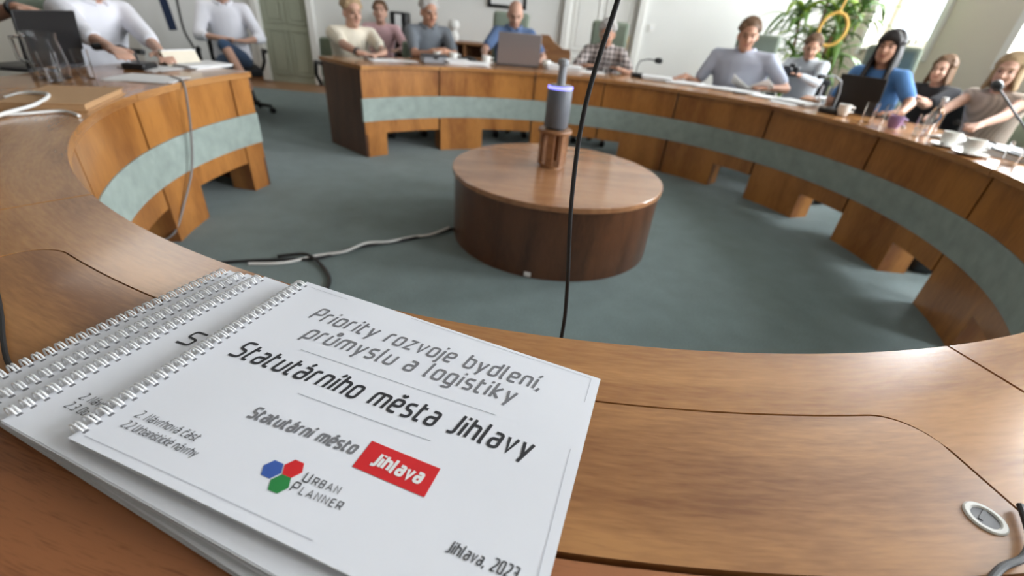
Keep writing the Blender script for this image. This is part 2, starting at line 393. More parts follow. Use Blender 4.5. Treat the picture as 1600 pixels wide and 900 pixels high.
desk(94.5, 119.9, 'curved desk with the silver laptop of the bald man', [(108.0, 119.7, LD)])
desk(120.0, 140.4, 'far desk ending in a dark gable beside the room gap', [(134.6, 139.7, LD)], ends=((140.35, -1),))
desk(-165.3, -126.1, 'curved desk on the left under the white cable and kraft folder', [(-146, -138, LD)], (-145.8,))
desk(-192.8, -165.4, 'bright orange curved desk on the left ending at the room gap', [(-174.9, -165.55, LD), (-192.2, -188.4, LD)], (-188.3,), ends=((-192.75, 1),))
# grommet in the flap
gp = pol(2.342, -81.4, TOPZ)
gm = thing('cable_grommet', 'white ring cable grommet set into the front desk flap', 'grommet', gp, rad(8))
obj('rim', MB().lathe([(.0128, -.004), (.0128, .0003), (.0145, .0022), (.0185, .0022), (.0200, .0008), (.0200, -.002)], n=40), CERAM, gm)
obj('insert', MB().lathe([(.0001, .0005), (.0128, .0005), (.0128, -.003), (.0001, -.003)], n=32), DGREY, gm)
obj('cable_slot', MB().box((0, .003, .0008), (.018, .004, .0008), .5), BLACK, gm)

# ------------------------------------------------------------------ round pedestal in the middle
PX, PY, PR, PH = .205, 2.665, .625, .42
t = thing('round_pedestal', 'round dark wooden drum pedestal standing in the middle of the carpet', 'pedestal', (PX, PY, 0))
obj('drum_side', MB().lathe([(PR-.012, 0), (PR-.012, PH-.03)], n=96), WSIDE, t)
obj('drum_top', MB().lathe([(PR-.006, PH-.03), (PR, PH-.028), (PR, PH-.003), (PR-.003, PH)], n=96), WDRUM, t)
lb = obj('label_tag', MB().box((-.13, -.600, .02), (.035, .012, .022), rad(-12)), PAPERW, t)
# wooden stand and speaker
SX, SY = .17, 2.74
st = thing('wooden_stand', 'small round wooden stand with upright slats on the pedestal', 'stand', (SX, SY, PH))
obj('stand_plate', MB().lathe([(.098, .20), (.1, .203), (.1, .217), (.098, .22)], n=40), WFURN, st)
obj('stand_base', MB().lathe([(.07, 0), (.07, .016)], n=32), WFURN, st)
for k in range(6):
    a = 2*pi*k/6+.25
    obj('stand_slat', MB().box((.077*cos(a), .077*sin(a), .108), (.014, .046, .186), a), WFURN, st, bevel=.002)
sp = thing('speaker_unit', 'grey cylindrical conference speaker with blue light ring and short mast', 'speaker', (SX, SY, PH+.22))
obj('foot', MB().lathe([(.055, 0), (.055, .012)], n=32), BLACK, sp)
obj('body', MB().lathe([(.066, .012), (.07, .018), (.07, .215), (.068, .218)], n=48), GREYFAB, sp)
obj('light_ring', MB().lathe([(.069, .218), (.0705, .221), (.0705, .231), (.067, .234)], n=48), LEDM, sp)
obj('top_cap', MB().lathe([(.066, .234), (.06, .238)], n=40), GREYP, sp)
ma_ = obj('mast', MB().lathe([(.024, .238), (.022, .31), (.022, .335)], n=24), GREYP, sp)
obj('mast_head', MB().lathe([(.022, .335), (.03, .338), (.031, .35), (.028, .364), (.02, .37)], n=32), GREYP, sp)

# ------------------------------------------------------------------ booklets
BO = V((-.3335, .6116, 0)); BYAW = -.2865; BW, BH = .4899, .3410; TILT = -.0656
def stroke_font():
    X, w = .70, .48
    R = lambda *p: (list(p), True)
    o = lambda *p: (list(p), False)
    G = {
     'o': (w, [R((0, 0), (w, 0), (w, X), (0, X))]), 'n': (w, [o((0, 0), (0, X), (w, X), (w, 0))]),
     'h': (w, [o((0, 0), (0, 1)), o((0, X), (w, X), (w, 0))]), 'm': (.84, [o((0, 0), (0, X), (.84, X), (.84, 0)), o((.42, X), (.42, 0))]),
     'r': (.30, [o((0, 0), (0, X), (.30, X))]), 'i': (0, [o((0, 0), (0, X)), o((0, .87), (0, 1))]), 'ı': (0, [o((0, 0), (0, X))]),
     'l': (.13, [o((0, 1), (0, 0), (.13, 0))]), 't': (.28, [o((0, .93), (0, 0), (.28, 0)), o((0, X), (.28, X))]),
     'y': (.5, [o((0, X), (.24, .02)), o((.5, X), (.17, -.27))]), 'v': (.5, [o((0, X), (.25, 0), (.5, X))]),
     'z': (.42, [o((0, X), (.42, X), (0, 0), (.44, 0))]), 'e': (w, [o((w*.95, 0), (0, 0), (0, X), (w, X), (w, .34), (.02, .34))]),
     'a': (w, [o((.05, X), (w, X), (w, 0), (0, 0), (0, .40), (w, .40))]), 's': (.44, [o((.42, X), (0, X), (0, .38), (.44, .33), (.44, 0), (0, 0))]),
     'u': (w, [o((0, X), (0, 0), (w, 0), (w, X))]), 'p': (w, [o((0, -.27), (0, X), (w, X), (w, 0), (0, 0))]),
     'b': (w, [o((0, 1), (0, 0), (w, 0), (w, X), (0, X))]), 'd': (w, [o((w, 1), (w, 0), (0, 0), (0, X), (w, X))]),
     'g': (w, [o((w, 0), (0, 0), (0, X), (w, X), (w, -.27), (.03, -.27))]), 'j': (0, [o((0, X), (0, -.27), (-.15, -.27)), o((0, .87), (0, 1))]),
     'k': (.45, [o((0, 0), (0, 1)), o((.42, X), (.03, .36), (.45, 0))]), 'c': (.42, [o((.42, X), (0, X), (0, 0), (.42, 0))]),
     ',': (.05, [o((.03, .1), (-.05, -.14))]), '.': (.02, [o((0, 0), (0, .11))]), ' ': (.20, []),
     'P': (.52, [o((0, 0), (0, 1), (.52, 1), (.52, .42), (0, .42))]), 'S': (.52, [o((.54, 1), (0, 1), (0, .54), (.52, .47), (.52, 0), (-.06, 0))]),
     'J': (.34, [o((.34, 1), (.34, 0), (0, 0))]), 'N': (.54, [o((0, 0), (0, 1), (.54, 0), (.54, 1))]), 'U': (.54, [o((0, 1), (0, 0), (.54, 0), (.54, 1))]),
     'D': (.52, [R((0, 0), (0, 1), (.52, 1), (.52, 0))]), '2': (.5, [o((0, 1), (.5, 1), (.5, .6), (0, .06), (0, 0), (.52, 0))]),
     '0': (.5, [R((0, 0), (.5, 0), (.5, 1), (0, 1))]), '3': (.5, [o((0, 1), (.5, 1), (.5, 0), (0, 0)), o((.12, .52), (.5, .52))]),
     'R': (.54, [o((0, 0), (0, 1), (.5, 1), (.5, .44), (0, .44)), o((.26, .44), (.54, 0))]), 'B': (.52, [R((0, 0), (0, 1), (.5, 1), (.5, 0)), o((0, .52), (.5, .52))]),
     'A': (.62, [o((0, 0), (.31, 1), (.62, 0)), o((.12, .33), (.50, .33))]), 'L': (.44, [o((0, 1), (0, 0), (.44, 0))]),
     'E': (.45, [o((.45, 1), (0, 1), (0, 0), (.45, 0)), o((0, .52), (.4, .52))]),
    }
    ac = lambda c: o((c-.03, .84), (c+.10, 1.02)); ca = lambda c: o((c-.14, 1.02), (c, .87), (c+.14, 1.02))
    for k, (b, f, c) in {'í': ('ı', ac, .02), 'á': ('a', ac, .24), 'é': ('e', ac, .24), 'ě': ('e', ca, .24), 'č': ('c', ca, .22)}.items():
        G[k] = (G[b][0], G[b][1]+[f(c)])
    G['ů'] = (G['u'][0], G['u'][1]+[R((.14, .84), (.34, .84), (.34, 1.04), (.14, 1.04))])
    return G
FONT = stroke_font()
SHARP = set('vzNAkyRí')
def fillet(pts, closed, r):
    out = []; n = len(pts)
    for i, p in enumerate(pts):
        if not closed and i in (0, n-1): out.append(p); continue
        a, b = pts[i-1], pts[(i+1) % n]
        da, db = (a-p), (b-p); q = min(r, da.length*.48, db.length*.48)
        A, B = p+da.normalized()*q, p+db.normalized()*q
        for k in range(5):
            t = k/4; out.append((1-t)**2*A + 2*t*(1-t)*p + t*t*B)
    return out
def ribbon(mb, pts, closed, w, fn):
    n = len(pts); L = []; Rr = []
    for i, p in enumerate(pts):
        a = pts[i-1] if (closed or i > 0) else None; b = pts[(i+1) % n] if (closed or i < n-1) else None
        d1 = (p-a).normalized() if a is not None else None; d2 = (b-p).normalized() if b is not None else None
        if d1 is None: nrm = V((-d2.y, d2.x)); m = 1
        elif d2 is None: nrm = V((-d1.y, d1.x)); m = 1
        else:
            t = (d1+d2); t = t.normalized() if t.length > 1e-4 else d1
            nrm = V((-t.y, t.x)); m = min(1.8, 1/max(.3, abs(nrm.dot(V((-d1.y, d1.x))))))
        L.append(p+nrm*w/2*m); Rr.append(p-nrm*w/2*m)
    vs = [fn(q) for pr in zip(L, Rr) for q in pr]
    rng = range(n if closed else n-1)
    mb.add(vs, [(2*i+1, 2*((i+1) % n)+1, 2*((i+1) % n), 2*i) for i in rng])
def text(name, s, a, b, cap, wt, m, parent, surf, shear=.2, smallcaps=False, gap=.20):
    """lettering laid on the page from local point a to b, capital height cap, stroke weight wt (of cap)"""
    x = 0; G = []
    for i, ch in enumerate(s):
        k = .78 if (smallcaps and i > 0) else 1
        adv, st_ = FONT[ch]; G.append((x, k, ch, st_)); x += (adv+gap+wt)*k
    tot = x-gap-wt; a = V(a); b = V(b); d = (b-a); Ls = d.length/tot; d = d.normalized(); nrm = V((-d.y, d.x))
    mb = MB(); kx = Ls/cap
    for x0, k, ch, sts in G:
        for pts, cl in sts:
            P = [V((p[0]*k+x0, p[1]*k)) for p in pts]
            P = [V((p.x*kx + shear*p.y, p.y)) for p in P]
            if ch not in SHARP: P = fillet(P, cl, .15*k)
            def fn(q): l = a + d*(q.x*cap) + nrm*(q.y*cap); return surf(l.x, l.y, .0005)
            ribbon(mb, P, cl, wt*k, fn)
    return obj(name, mb, m, parent, smooth=0)
def booklet(label, dx, dy, dyaw, zl, zr, tl, tr, wav, nl, top=False):
    """spiral-bound booklet; origin = top of the binding edge; zl/zr top height at binding/far edge, tl/tr thickness"""
    c, s_ = cos(BYAW), sin(BYAW)
    t = thing('spiral_booklet', label, 'booklet', (BO.x+c*dx-s_*dy, BO.y+s_*dx+c*dy, 0), BYAW+dyaw, 'spiral-bound booklets on the front desk')
    def surf(u, v, off=0):
        k = u/BW
        z = zl+(zr-zl)*k + wav*sin(u*13+.6)*sin(min(1, k*3)*pi/2)*.7 + wav*.8*sin(v*16+u*7)*k
        return V((u, v, z+off))
    def block(u0, u1, v0, v1, zt, zb, nu=24, nv=16):
        mb = MB(); vs = []; 
        for lay in (zt, zb):
            for j in range(nv+1):
                for i in range(nu+1):
                    u = u0+(u1-u0)*i/nu; v = v0+(v1-v0)*j/nv; p = surf(u, v); vs.append((u, v, lay(p.z, u/BW)))
        N_ = (nu+1)*(nv+1); q = lambda i, j, l: l*N_+j*(nu+1)+i
        fs = [(q(i, j, 0), q(i, j+1, 0), q(i+1, j+1, 0), q(i+1, j, 0)) for j in range(nv) for i in range(nu)]
        fs += [(q(i, j, 1), q(i+1, j, 1), q(i+1, j+1, 1), q(i, j+1, 1)) for j in range(nv) for i in range(nu)]
        for i in range(nu): fs += [(q(i, 0, 0), q(i+1, 0, 0), q(i+1, 0, 1), q(i, 0, 1)), (q(i, nv, 0), q(i, nv, 1), q(i+1, nv, 1), q(i+1, nv, 0))]
        for j in range(nv): fs += [(q(0, j, 0), q(0, j, 1), q(0, j+1, 1), q(0, j+1, 0)), (q(nu, j, 0), q(nu, j+1, 0), q(nu, j+1, 1), q(nu, j, 1))]
        return mb.add(vs, fs)
    th = lambda k: tl+(tr-tl)*k
    cov = obj('cover_page', block(0, BW, 0, -BH, lambda z, k: z, lambda z, k: z-.0006), PAPER, t, smooth=30)
    n = 4
    for i in range(n):                                      # loose signatures of pages, each a little askew
        e = random.uniform(-.0018, .0012); f = random.uniform(-.002, .001)
        obj('page_block', block(.002, BW+e-.001, -.001+f*.5, -BH-f-.001, lambda z, k, i=i: z-.0008-th(k)*i/n, lambda z, k, i=i: z-.0004-th(k)*(i+.86)/n, 14, 8), PAPER2 if i else PAPER, t, smooth=30)
    # twin-loop wire binding
    def loop():
        mb = MB(); r = .0086
        for q in (-1, 1):
            pts = [(.0072*1.05 + r*(cos(a)-1)*1.25, q*.0022*(.7+.3*sin(a*.5)), -.0022+r*.95*sin(a)) for a in [rad(28+15.5*k) for k in range(20)]]
            mb.tube(pts, .0012, 6)
        return mb
    L0 = obj('wire_loop', loop(), WIRE, t)
    lp = (BH-.012)/nl
    for i in range(nl):
        o = L0 if i == 0 else L0.copy()
        if i: COL.objects.link(o); o.parent = t
        v = -.006-lp*(i+.5); p = surf(0, v); o.location = p
    obj('punched_holes', (lambda mb: [mb.box(tuple(surf(.0066, -.006-lp*(i+.5), .0001)), (.0036, .0052, .0003)) for i in range(nl)] and mb)(MB()), INKG, cov)
    return t, cov, surf
bkA, cA, sA = booklet('lowest spiral-bound booklet, its binding farthest left on the front desk', -.172, -.001, -.075, .766, .7585, .0145, .005, .0006, 27)
bkB, cB, sB = booklet('second spiral-bound booklet from the bottom of the stack, cover plain', -.124, -.008, -.05, .7755, .7605, .0088, .0016, .0006, 27)
bkC, cC, sC = booklet('spiral-bound booklet just below the top one, showing a cut-off letter S', -.080, -.012, -.035, .7835, .7625, .0072, .0016, .0006, 27)
bkD, cD, sD = booklet('topmost spiral-bound booklet with printed title, red and hexagon logos', 0, -.004, 0, .7905, .7590+.0045, .0060, .0008, .0010, 27)
def sDo(u, v, off): return sD(u, v+.004, off)
TX = lambda *a, **k: text('print_text', *a, parent=cD, surf=sDo, **k)
TX('Priority rozvoje bydlení,', (.0661, -.0791), (.416, -.0645), .0270, .128, INKG)
TX('průmyslu a logistiky', (.0880, -.1176), (.3900, -.1020), .0270, .128, INKG)
TX('Statutárního města Jihlavy', (.0346, -.1861), (.4330, -.1716), .0290, .135, INK)
TX('Statutární město', (.1300, -.2522), (.2590, -.2445), .0145, .20, INKG, gap=.13)
TX('URBAN', (.2353, -.2908), (.2735, -.2885), .0098, .125, INK, shear=0, smallcaps=True, gap=.26)
TX('PLANNER', (.2316, -.3036), (.2855, -.3011), .0098, .125, INK, shear=0, smallcaps=True, gap=.26)
TX('2. Návrhová část', (.0292, -.3009), (.1090, -.2990), .0092, .105, INK, gap=.16)
TX('2.2 Urbanistické návrhy', (.0290, -.3151), (.1232, -.3134), .0088, .105, INK, gap=.15)
TX('Jihlava, 2023', (.3948, -.2957), (.4610, -.2942), .0112, .125, INK)
def patch(name, pts, m, off):
    mb = MB(); mb.add([sDo(x, y, off) for x, y in pts], [tuple(range(len(pts)))])
    return obj(name, mb, m, cD, smooth=0)
def rect(name, x0, x1, y0, y1, m, off, n=8):
    mb = MB(); vs = [sDo(x0+(x1-x0)*i/n, y, off) for i in range(n+1) for y in (y0, y1)]
    mb.add(vs, [(2*i, 2*i+2, 2*i+3, 2*i+1) for i in range(n)]); return obj(name, mb, m, cD, smooth=0)
rl = rect('red_logo_box', .2687, .3524, -.2574, -.2219, RED, .0004)
text('logo_text', 'Jihlava', (.2835, -.2472), (.3395, -.2460), .0150, .235, PAPERW, cD, lambda u, v, off: sDo(u, v, .0008), shear=.12, gap=.10)
for (hx, hy), m in (((.2010, -.2925), BLUE), ((.2185, -.2836), RED), ((.2185, -.3020), GREEN)):
    patch('logo_hexagon', [(hx+.0106*cos(rad(60*k)), hy+.0106*sin(rad(60*k))) for k in range(6)], m, .0004)
def line(a, b, w=.0007):
    a = V(a); b = V(b); mb = MB(); ribbon(mb, [a+(b-a)*i/12 for i in range(13)], False, w, lambda q: sDo(q.x, q.y, .0004)); obj('rule_line', mb, INKL, cD, smooth=0)
line((.1032, -.1391), (.3804, -.1288)); line((.1533, -.2019), (.3264, -.1951))
for a, b in (((.0135, -.0142), (.0858, -.0147)), ((.195, -.009), (.4768, -.010)), ((.4773, -.010), (.4773, -.0587)), ((.4765, -.1385), (.4798, -.30)), ((.0113, -.3371), (.2833, -.3335))): line(a, b, .0005)
tC = lambda s, a, b, cap, wt, m: text('print_text', s, a, b, cap, wt, m, cC, lambda u, v, off: sC(u, v, off))
tC('S', (.034, -.176), (.050, -.1752), .026, .135, INK); tC('2. Návrhová část', (.0330, -.2895), (.1130, -.2875), .0092, .105, INK); tC('2.3 Doprava', (.0325, -.3035), (.0905, -.302), .0088, .105, INK)

# ------------------------------------------------------------------ cables
def cable(name, label, pts, r, m, n=8, sub=6):
    P = [V(p) for p in pts]; out = []
    for i in range(len(P)-1):                               # Catmull-Rom
        p0, p1, p2, p3 = P[max(i-1, 0)], P[i], P[i+1], P[min(i+2, len(P)-1)]
        for k in range(sub):
            t = k/sub; out.append(.5*((2*p1)+(p2-p0)*t+(2*p0-5*p1+4*p2-p3)*t*t+(3*p1-p0-3*p2+p3)*t**3))
    out.append(P[-1]); b = V((0, 0, 0))
    o = obj(name, MB().tube(out, r, n), m); return tag(o, label, 'cable')
cable('hanging_cable', 'black cable hanging down in front of the pedestal', [(.42, .95, RH), (.26, .80, 2.3), (.165, .73, 1.6), (.118, .70, 1.30), (.104, .70, 1.215), (.083, .70, 1.083), (.084, .70, .94), (.101, .70, .769), (.106, .70, .662), (.10, .72, .45), (.07, .78, .15), (.05, .85, .012), (-.1, .95, .009)], .0037, BLACKR, 10)
cable('floor_cable', 'black cable running across the carpet to the pedestal', [(-1.75, 1.80, .008), (-1.416, 1.941, .008), (-1.216, 2.002, .008), (-1.044, 2.05, .008), (-.888, 2.215, .008), (-.637, 2.38, .008), (-.40, 2.59, .008)], .0085, BLACKR)
cable('floor_cable', 'pale grey cable twisted along the black one on the carpet', [(-1.35, 1.93, .008), (-1.19, 1.97, .008), (-1.06, 2.07, .012), (-.93, 2.13, .02), (-.85, 2.245, .024), (-.74, 2.30, .018), (-.63, 2.40, .012), (-.52, 2.45, .018), (-.43, 2.57, .02)], .0075, WCABLE)
cable('floor_cable', 'black cable branching towards the front desk over the carpet', [(-1.25, 2.03, .01), (-1.13, 2.06, .02), (-1.061, 2.032, .018), (-.97, 1.95, .01), (-.894, 1.828, .008), (-.85, 1.6, .008), (-.7, 1.2, .008)], .0085, BLACKR)
cable('desk_cable', 'black cable looping at the left edge of the front desk', [(-.98, .66, .754), (-.839, .577, .754), (-.745, .501, .756), (-.688, .449, .757), (-.640, .408, .755), (-.60, .385, .754), (-.55, .33, .754)], .0030, BLACKR, 10)
cable('desk_cable', 'black cable at the lower right corner near the white grommet', [(.60, .33, .757), (.575, .293, .757), (.545, .268, .757), (.505, .252, .757), (.44, .21, .757)], .0036, BLACKR, 10)
cable('hanging_cable', 'thin grey cable hanging down the orange desk face on the left', [(-1.98, 2.60, .757), (-1.88, 2.53, .757), (-1.845, 2.50, .74), (-1.835, 2.48, .68), (-1.838, 2.44, .5), (-1.835, 2.36, .32), (-1.83, 2.22, .17), (-1.83, 2.10, .06), (-1.9, 2.04, .012)], .006, GCABLE)
cable('desk_cable', 'white cable looping over the left desk beside the folder', [(-1.72, 1.36, .757), (-1.80, 1.52, .762), (-1.80, 1.65, .775), (-1.87, 1.78, .785), (-1.98, 1.80, .78), (-2.02, 1.75, .765)], .0065, WCABLE)
cable('desk_cable', 'second white cable trailing along the left desk edge', [(-1.90, 1.50, .757), (-1.80, 1.56, .757), (-1.72, 1.66, .757), (-1.62, 1.62, .757)], .0055, WCABLE)

# ------------------------------------------------------------------ chairs
def make_chair(m, name, low=False):
    t = thing(name, 'x', 'chair')
    def slab(cx, cy, cz, sx, sy, sz, R=None):
        return MB().box((cx, cy, cz), (sx, sy, sz), R=R)
    obj('seat', slab(0, 0, .44, .48, .46, .09), m, t, bevel=.035, bseg=4)
    R = Matrix.Rotation(rad(-9), 3, 'X')
    obj('backrest', slab(0, -.26, .66 if low else .86, .42, .07, .40 if low else .74, R), m, t, bevel=.035, bseg=4)
    obj('back_shell', slab(0, -.302, .65 if low else .84, .35, .02, .32 if low else .62, R), BLACK, t, bevel=.008)
    obj('gas_column', MB().lathe([(.03, .1), (.03, .39), (.08, .395)], n=16), BLACK, t)
    for s in (-1, 1):
        obj('armrest', MB().tube([(s*.27, -.16, .42), (s*.31, -.15, .52), (s*.31, -.12, .64), (s*.31, .1, .645)], [.018, .018, .02, .024]), BLACK, t)
    b = obj('star_base', (lambda mb: [mb.tube([(0, 0, .115), (.29*cos(2*pi*k/5+.3), .29*sin(2*pi*k/5+.3), .075)], [.026, .017]) for k in range(5)] and mb)(MB()), BLACK, t)
    for k in range(5):
        a = 2*pi*k/5+.3; x, y = .29*cos(a), .29*sin(a)
        obj('caster', MB().lathe([(.028, -.022), (.032, -.015), (.032, .015), (.028, .022)], (x, y, .032), 14, Matrix.Rotation(a+.6, 3, 'Z') @ Matrix.Rotation(pi/2, 3, 'X')), BLACK, b)
    return t
proto = {'g': make_chair(CHAIRG, 'office_chair'), 'b': make_chair(CHAIRB, 'office_chair', True), 'l': make_chair(CHAIRG, 'office_chair', True)}
usedp = {'g': False, 'b': False, 'l': False}
def chair(kind, x, y, ang, label):
    o = copy_tree(proto[kind]) if usedp[kind] else proto[kind]; usedp[kind] = True
    o.location = (x, y, 0); o.rotation_euler = (0, 0, ang-pi/2); o.matrix_basis = Matrix.Translation((x, y, 0)) @ Matrix.Rotation(ang-pi/2, 4, 'Z')
    return tag(o, label, 'chair', 'sage green office chairs' if kind in 'gl' else 'black office chairs')

# ------------------------------------------------------------------ people
def ik(Sh, H, l1, l2, pole):
    d = H-Sh; L = d.length
    if L > (l1+l2)*.995: H = Sh+d*((l1+l2)*.995/L); d = H-Sh; L = d.length
    a = (l1*l1-l2*l2+L*L)/(2*L); h = sqrt(max(0, l1*l1-a*a)); dn = d.normalized()
    p = (pole-dn*pole.dot(dn)).normalized()
    return Sh+dn*a+p*h, H
def person(label, head, face, s=1.15, pelvis=None, look=(0, -10), skin=None, shirt=None, sleeve='short', pants=None, hair=None, hands=None,
           wid=1.0, shoe=None, legs=None, bare=False, collar=None, standing=False, roll=0, group=None, vox=.0095, watch=None, belly=1.0, neck=.132):
    """head: world centre of the head; face: heading of the body in degrees; look: head yaw and pitch offsets in degrees"""
    skin = skin or SKIN; pants = pants or NAVY; head = V(head); F = V((cos(rad(face)), sin(rad(face)), 0)); Rt = V((F.y, -F.x, 0)); Z = V((0, 0, 1))
    nb = head - Z*neck*s - F*.045*s                          # neck base
    pel = V(pelvis) if pelvis else V((nb.x, nb.y, 0)) - F*.10*s + Z*(.98 if standing else .545)
    t = thing('person', label, 'person', (pel.x, pel.y, 0), 0)
    body = MB(); cl = MB(); tr = MB()
    def ell(c, a, b, n=18): return [c + Rt*a*cos(2*pi*k/n) + F*b*sin(2*pi*k/n) for k in range(n)]
    prof = [(-.08, .150, .105), (.0, .172, .125), (.22, .160, .122*belly), (.45, .165, .122*belly), (.68, .185, .122), (.84, .185, .108), (.93, .14, .085), (1.0, .075, .065)]
    def torso(inf, k0=0):
        rings = []
        for k, a, b in prof[k0:]:
            c = pel+(nb-pel)*k - F*.03*s*sin(pi*max(0, k))
            rings.append(ell(c, (a*wid+inf)*s, (b*wid+inf)*s))
        return rings
    body.loft(torso(-.006)); cl.loft(torso(.012))
    tw = nb-pel
    sh = {}
    for q in (-1, 1):
        sc = nb - Z*.045*s + Rt*q*.178*s*wid; sh[q] = sc
        body.ball(sc, .058*s); cl.ball(sc-Z*.005, .072*s); cl.caps(nb-Z*.03*s+Rt*q*.05*s, sc, .058*s, .066*s)
    # neck and head
    yaw, pit = look; hF = Matrix.Rotation(rad(yaw), 3, 'Z') @ F
    hR = V((hF.y, -hF.x, 0)); H3 = Matrix((hR, hF, Z)).transposed() @ Matrix.Rotation(rad(pit), 3, 'X') @ Matrix.Rotation(rad(roll), 3, 'Y')
    hp = lambda x, y, z: head + H3 @ (V((x, y, z))*s)
    body.caps(nb - Z*.03*s, hp(0, -.015, -.06), .060*s, .054*s)
    E = lambda mb, c, r: mb.ball(hp(*c), tuple(x*s for x in r), H3)
    E(body, (0, -.012, .03), (.076, .095, .092)); E(body, (0, .022, -.03), (.066, .072, .088)); E(body, (0, .045, -.085), (.040, .038, .032))
    E(body, (0, .078, .022), (.05, .02, .014)); body.caps(hp(0, .094, .01), hp(0, .110, -.030), .010*s, .015*s)
    for q in (-1, 1):
        E(body, (q*.077, -.008, -.012), (.012, .02, .032)); E(body, (q*.036, .062, -.03), (.024, .026, .022))
    # arms and hands
    hands = hands or {}
    for q in (-1, 1):
        d = hands.get(q) or (nb + Rt*q*.20*s + F*.36*s - Z*.25*s)
        pole = hands.get(('pole', q)) or (Rt*q*.8 - Z*.7 - F*.25)
        el, wr = ik(sh[q], V(d), .285*s, .245*s, pole)
        body.caps(sh[q], el, .047*s, .038*s); body.caps(el, wr, .039*s, .026*s)
        if sleeve == 'short': e2 = sh[q]+(el-sh[q])*.72; cl.caps(sh[q], e2, .066*s, .058*s)
        elif sleeve == 'long': cl.caps(sh[q], el, .066*s, .052*s); cl.caps(el, el+(wr-el)*.86, .052*s, .038*s)
        elif sleeve == 'rolled': cl.caps(sh[q], el, .068*s, .056*s); cl.caps(el, el+(wr-el)*.35, .056*s, .048*s)
        fd = (wr-el).normalized(); fd = (fd - Z*min(0, 0)).normalized()
        hd_ = hands.get(('dir', q)); fd = V(hd_).normalized() if hd_ else V((fd.x, fd.y, max(min(fd.z, .15), -.35))).normalized()
        sd = fd.cross(Z).normalized(); un = sd.cross(fd).normalized()
        pc = wr+fd*.045*s
        HM = Matrix((sd, fd, un)).transposed()
        body.ball(pc, (.040*s, .052*s, .019*s), HM); body.caps(wr, pc, .025*s, .022*s)
        for k, (ox, ln) in enumerate(((-.031, .060), (-.0105, .070), (.0105, .066), (.031, .052))):
            b0 = pc+sd*ox*s+fd*.035*s; k1 = b0+(fd*.55*ln+un*.004+sd*ox*.10)*s*1.0; k2 = k1+(fd*.5*ln-un*.018+sd*ox*.05)*s
            body.caps(b0, k1, .0098*s, .0092*s, 8); body.caps(k1, k2, .0092*s, .0078*s, 8)
        tb = pc-sd*q*.032*s-fd*.02*s; t1 = tb+(-sd*q*.026+fd*.022)*s; body.caps(tb, t1, .013*s, .011*s, 8); body.caps(t1, t1+(fd*.028-sd*q*.008)*s, .011*s, .009*s, 8)
        if watch == q:
            wp = el+(wr-el)*.93; ax = (wr-el).normalized()
            wo = obj('wristwatch', MB().tube([wp-ax*.013, wp-ax*.012, wp+ax*.012, wp+ax*.013], [.026*s, .034*s, .034*s, .026*s], 16), BLACK, t, True)
    # legs
    for q in (-1, 1):
        hp_ = pel + Rt*q*.095*s - Z*.02
        if legs and q in legs: kn, an = (V(p) for p in legs[q])
        elif standing: kn = hp_-Z*.44+F*.02; an = V((hp_.x, hp_.y, .09))-F*.02
        else: kn = hp_ + F*.40*s + Rt*q*.05 - Z*.0; an = V((kn.x, kn.y, .09)) - F*.04 + Rt*q*.02
        body.caps(hp_, kn, .070*s, .050*s); body.caps(kn, an, .049*s, .034*s)
        tr.ball(pel-Z*.0, (.17*s, .15*s, .11*s), Matrix((Rt, F, Z)).transposed()); tr.caps(hp_, kn, .088*s, .066*s)
        if not bare: tr.caps(kn, V((an.x, an.y, an.z+.02)), .064*s, .052*s)
        ft = V((F.x, F.y, 0)) if not (legs and q in legs) else (F - Z*.35).normalized()
        body.caps(an-Z*.045, an-Z*.052+ft*.13*s, .034*s, .030*s)
        sm = MB(); sm.caps(an-Z*.050-ft*.035*s, an-Z*.054+ft*.15*s, .036*s, .036*s, 12)
        obj('shoe', sm, shoe or BLACK, t, True, mods=(('SUBSURF', dict(levels=1, render_levels=1)),))
    rm = lambda v, it=4: (('REMESH', dict(mode='VOXEL', voxel_size=v, use_smooth_shade=True)), ('SMOOTH', dict(factor=.5, iterations=it)))
    obj('body', body, skin, t, True, mods=rm(vox, 2))
    obj('shirt', cl, shirt or PAPERW, t, True, mods=rm(.015, 4))
    obj('trousers', tr, pants, t, True, mods=rm(.02, 4))
    if collar:
        cm = MB(); cc = nb+Z*.012*s
        pts = [cc + Rt*.078*s*cos(a) + F*.072*s*sin(a) + Z*(.012*s - .03*s*max(0, sin(a))) for a in [rad(90+18+324*k/18) for k in range(19)]]
        cm.tube(pts, .019*s, 8); obj('collar', cm, collar, t, True)
    for q in (-1, 1):
        obj('eye', (lambda m_: m_.ball(hp(q*.031, .083, .006), (.013*s, .007*s, .0065*s), H3))(MB()), EYE, t, True)
        obj('eyebrow', MB().tube([hp(q*.014, .098, .026), hp(q*.032, .095, .031), hp(q*.052, .078, .026)], .0048*s, 6), (hair[1] if hair else LIPS), t, True)
    obj('mouth', (lambda m_: m_.ball(hp(0, .084, -.062), (.024*s, .010*s, .006*s), H3))(MB()), LIPS, t, True)
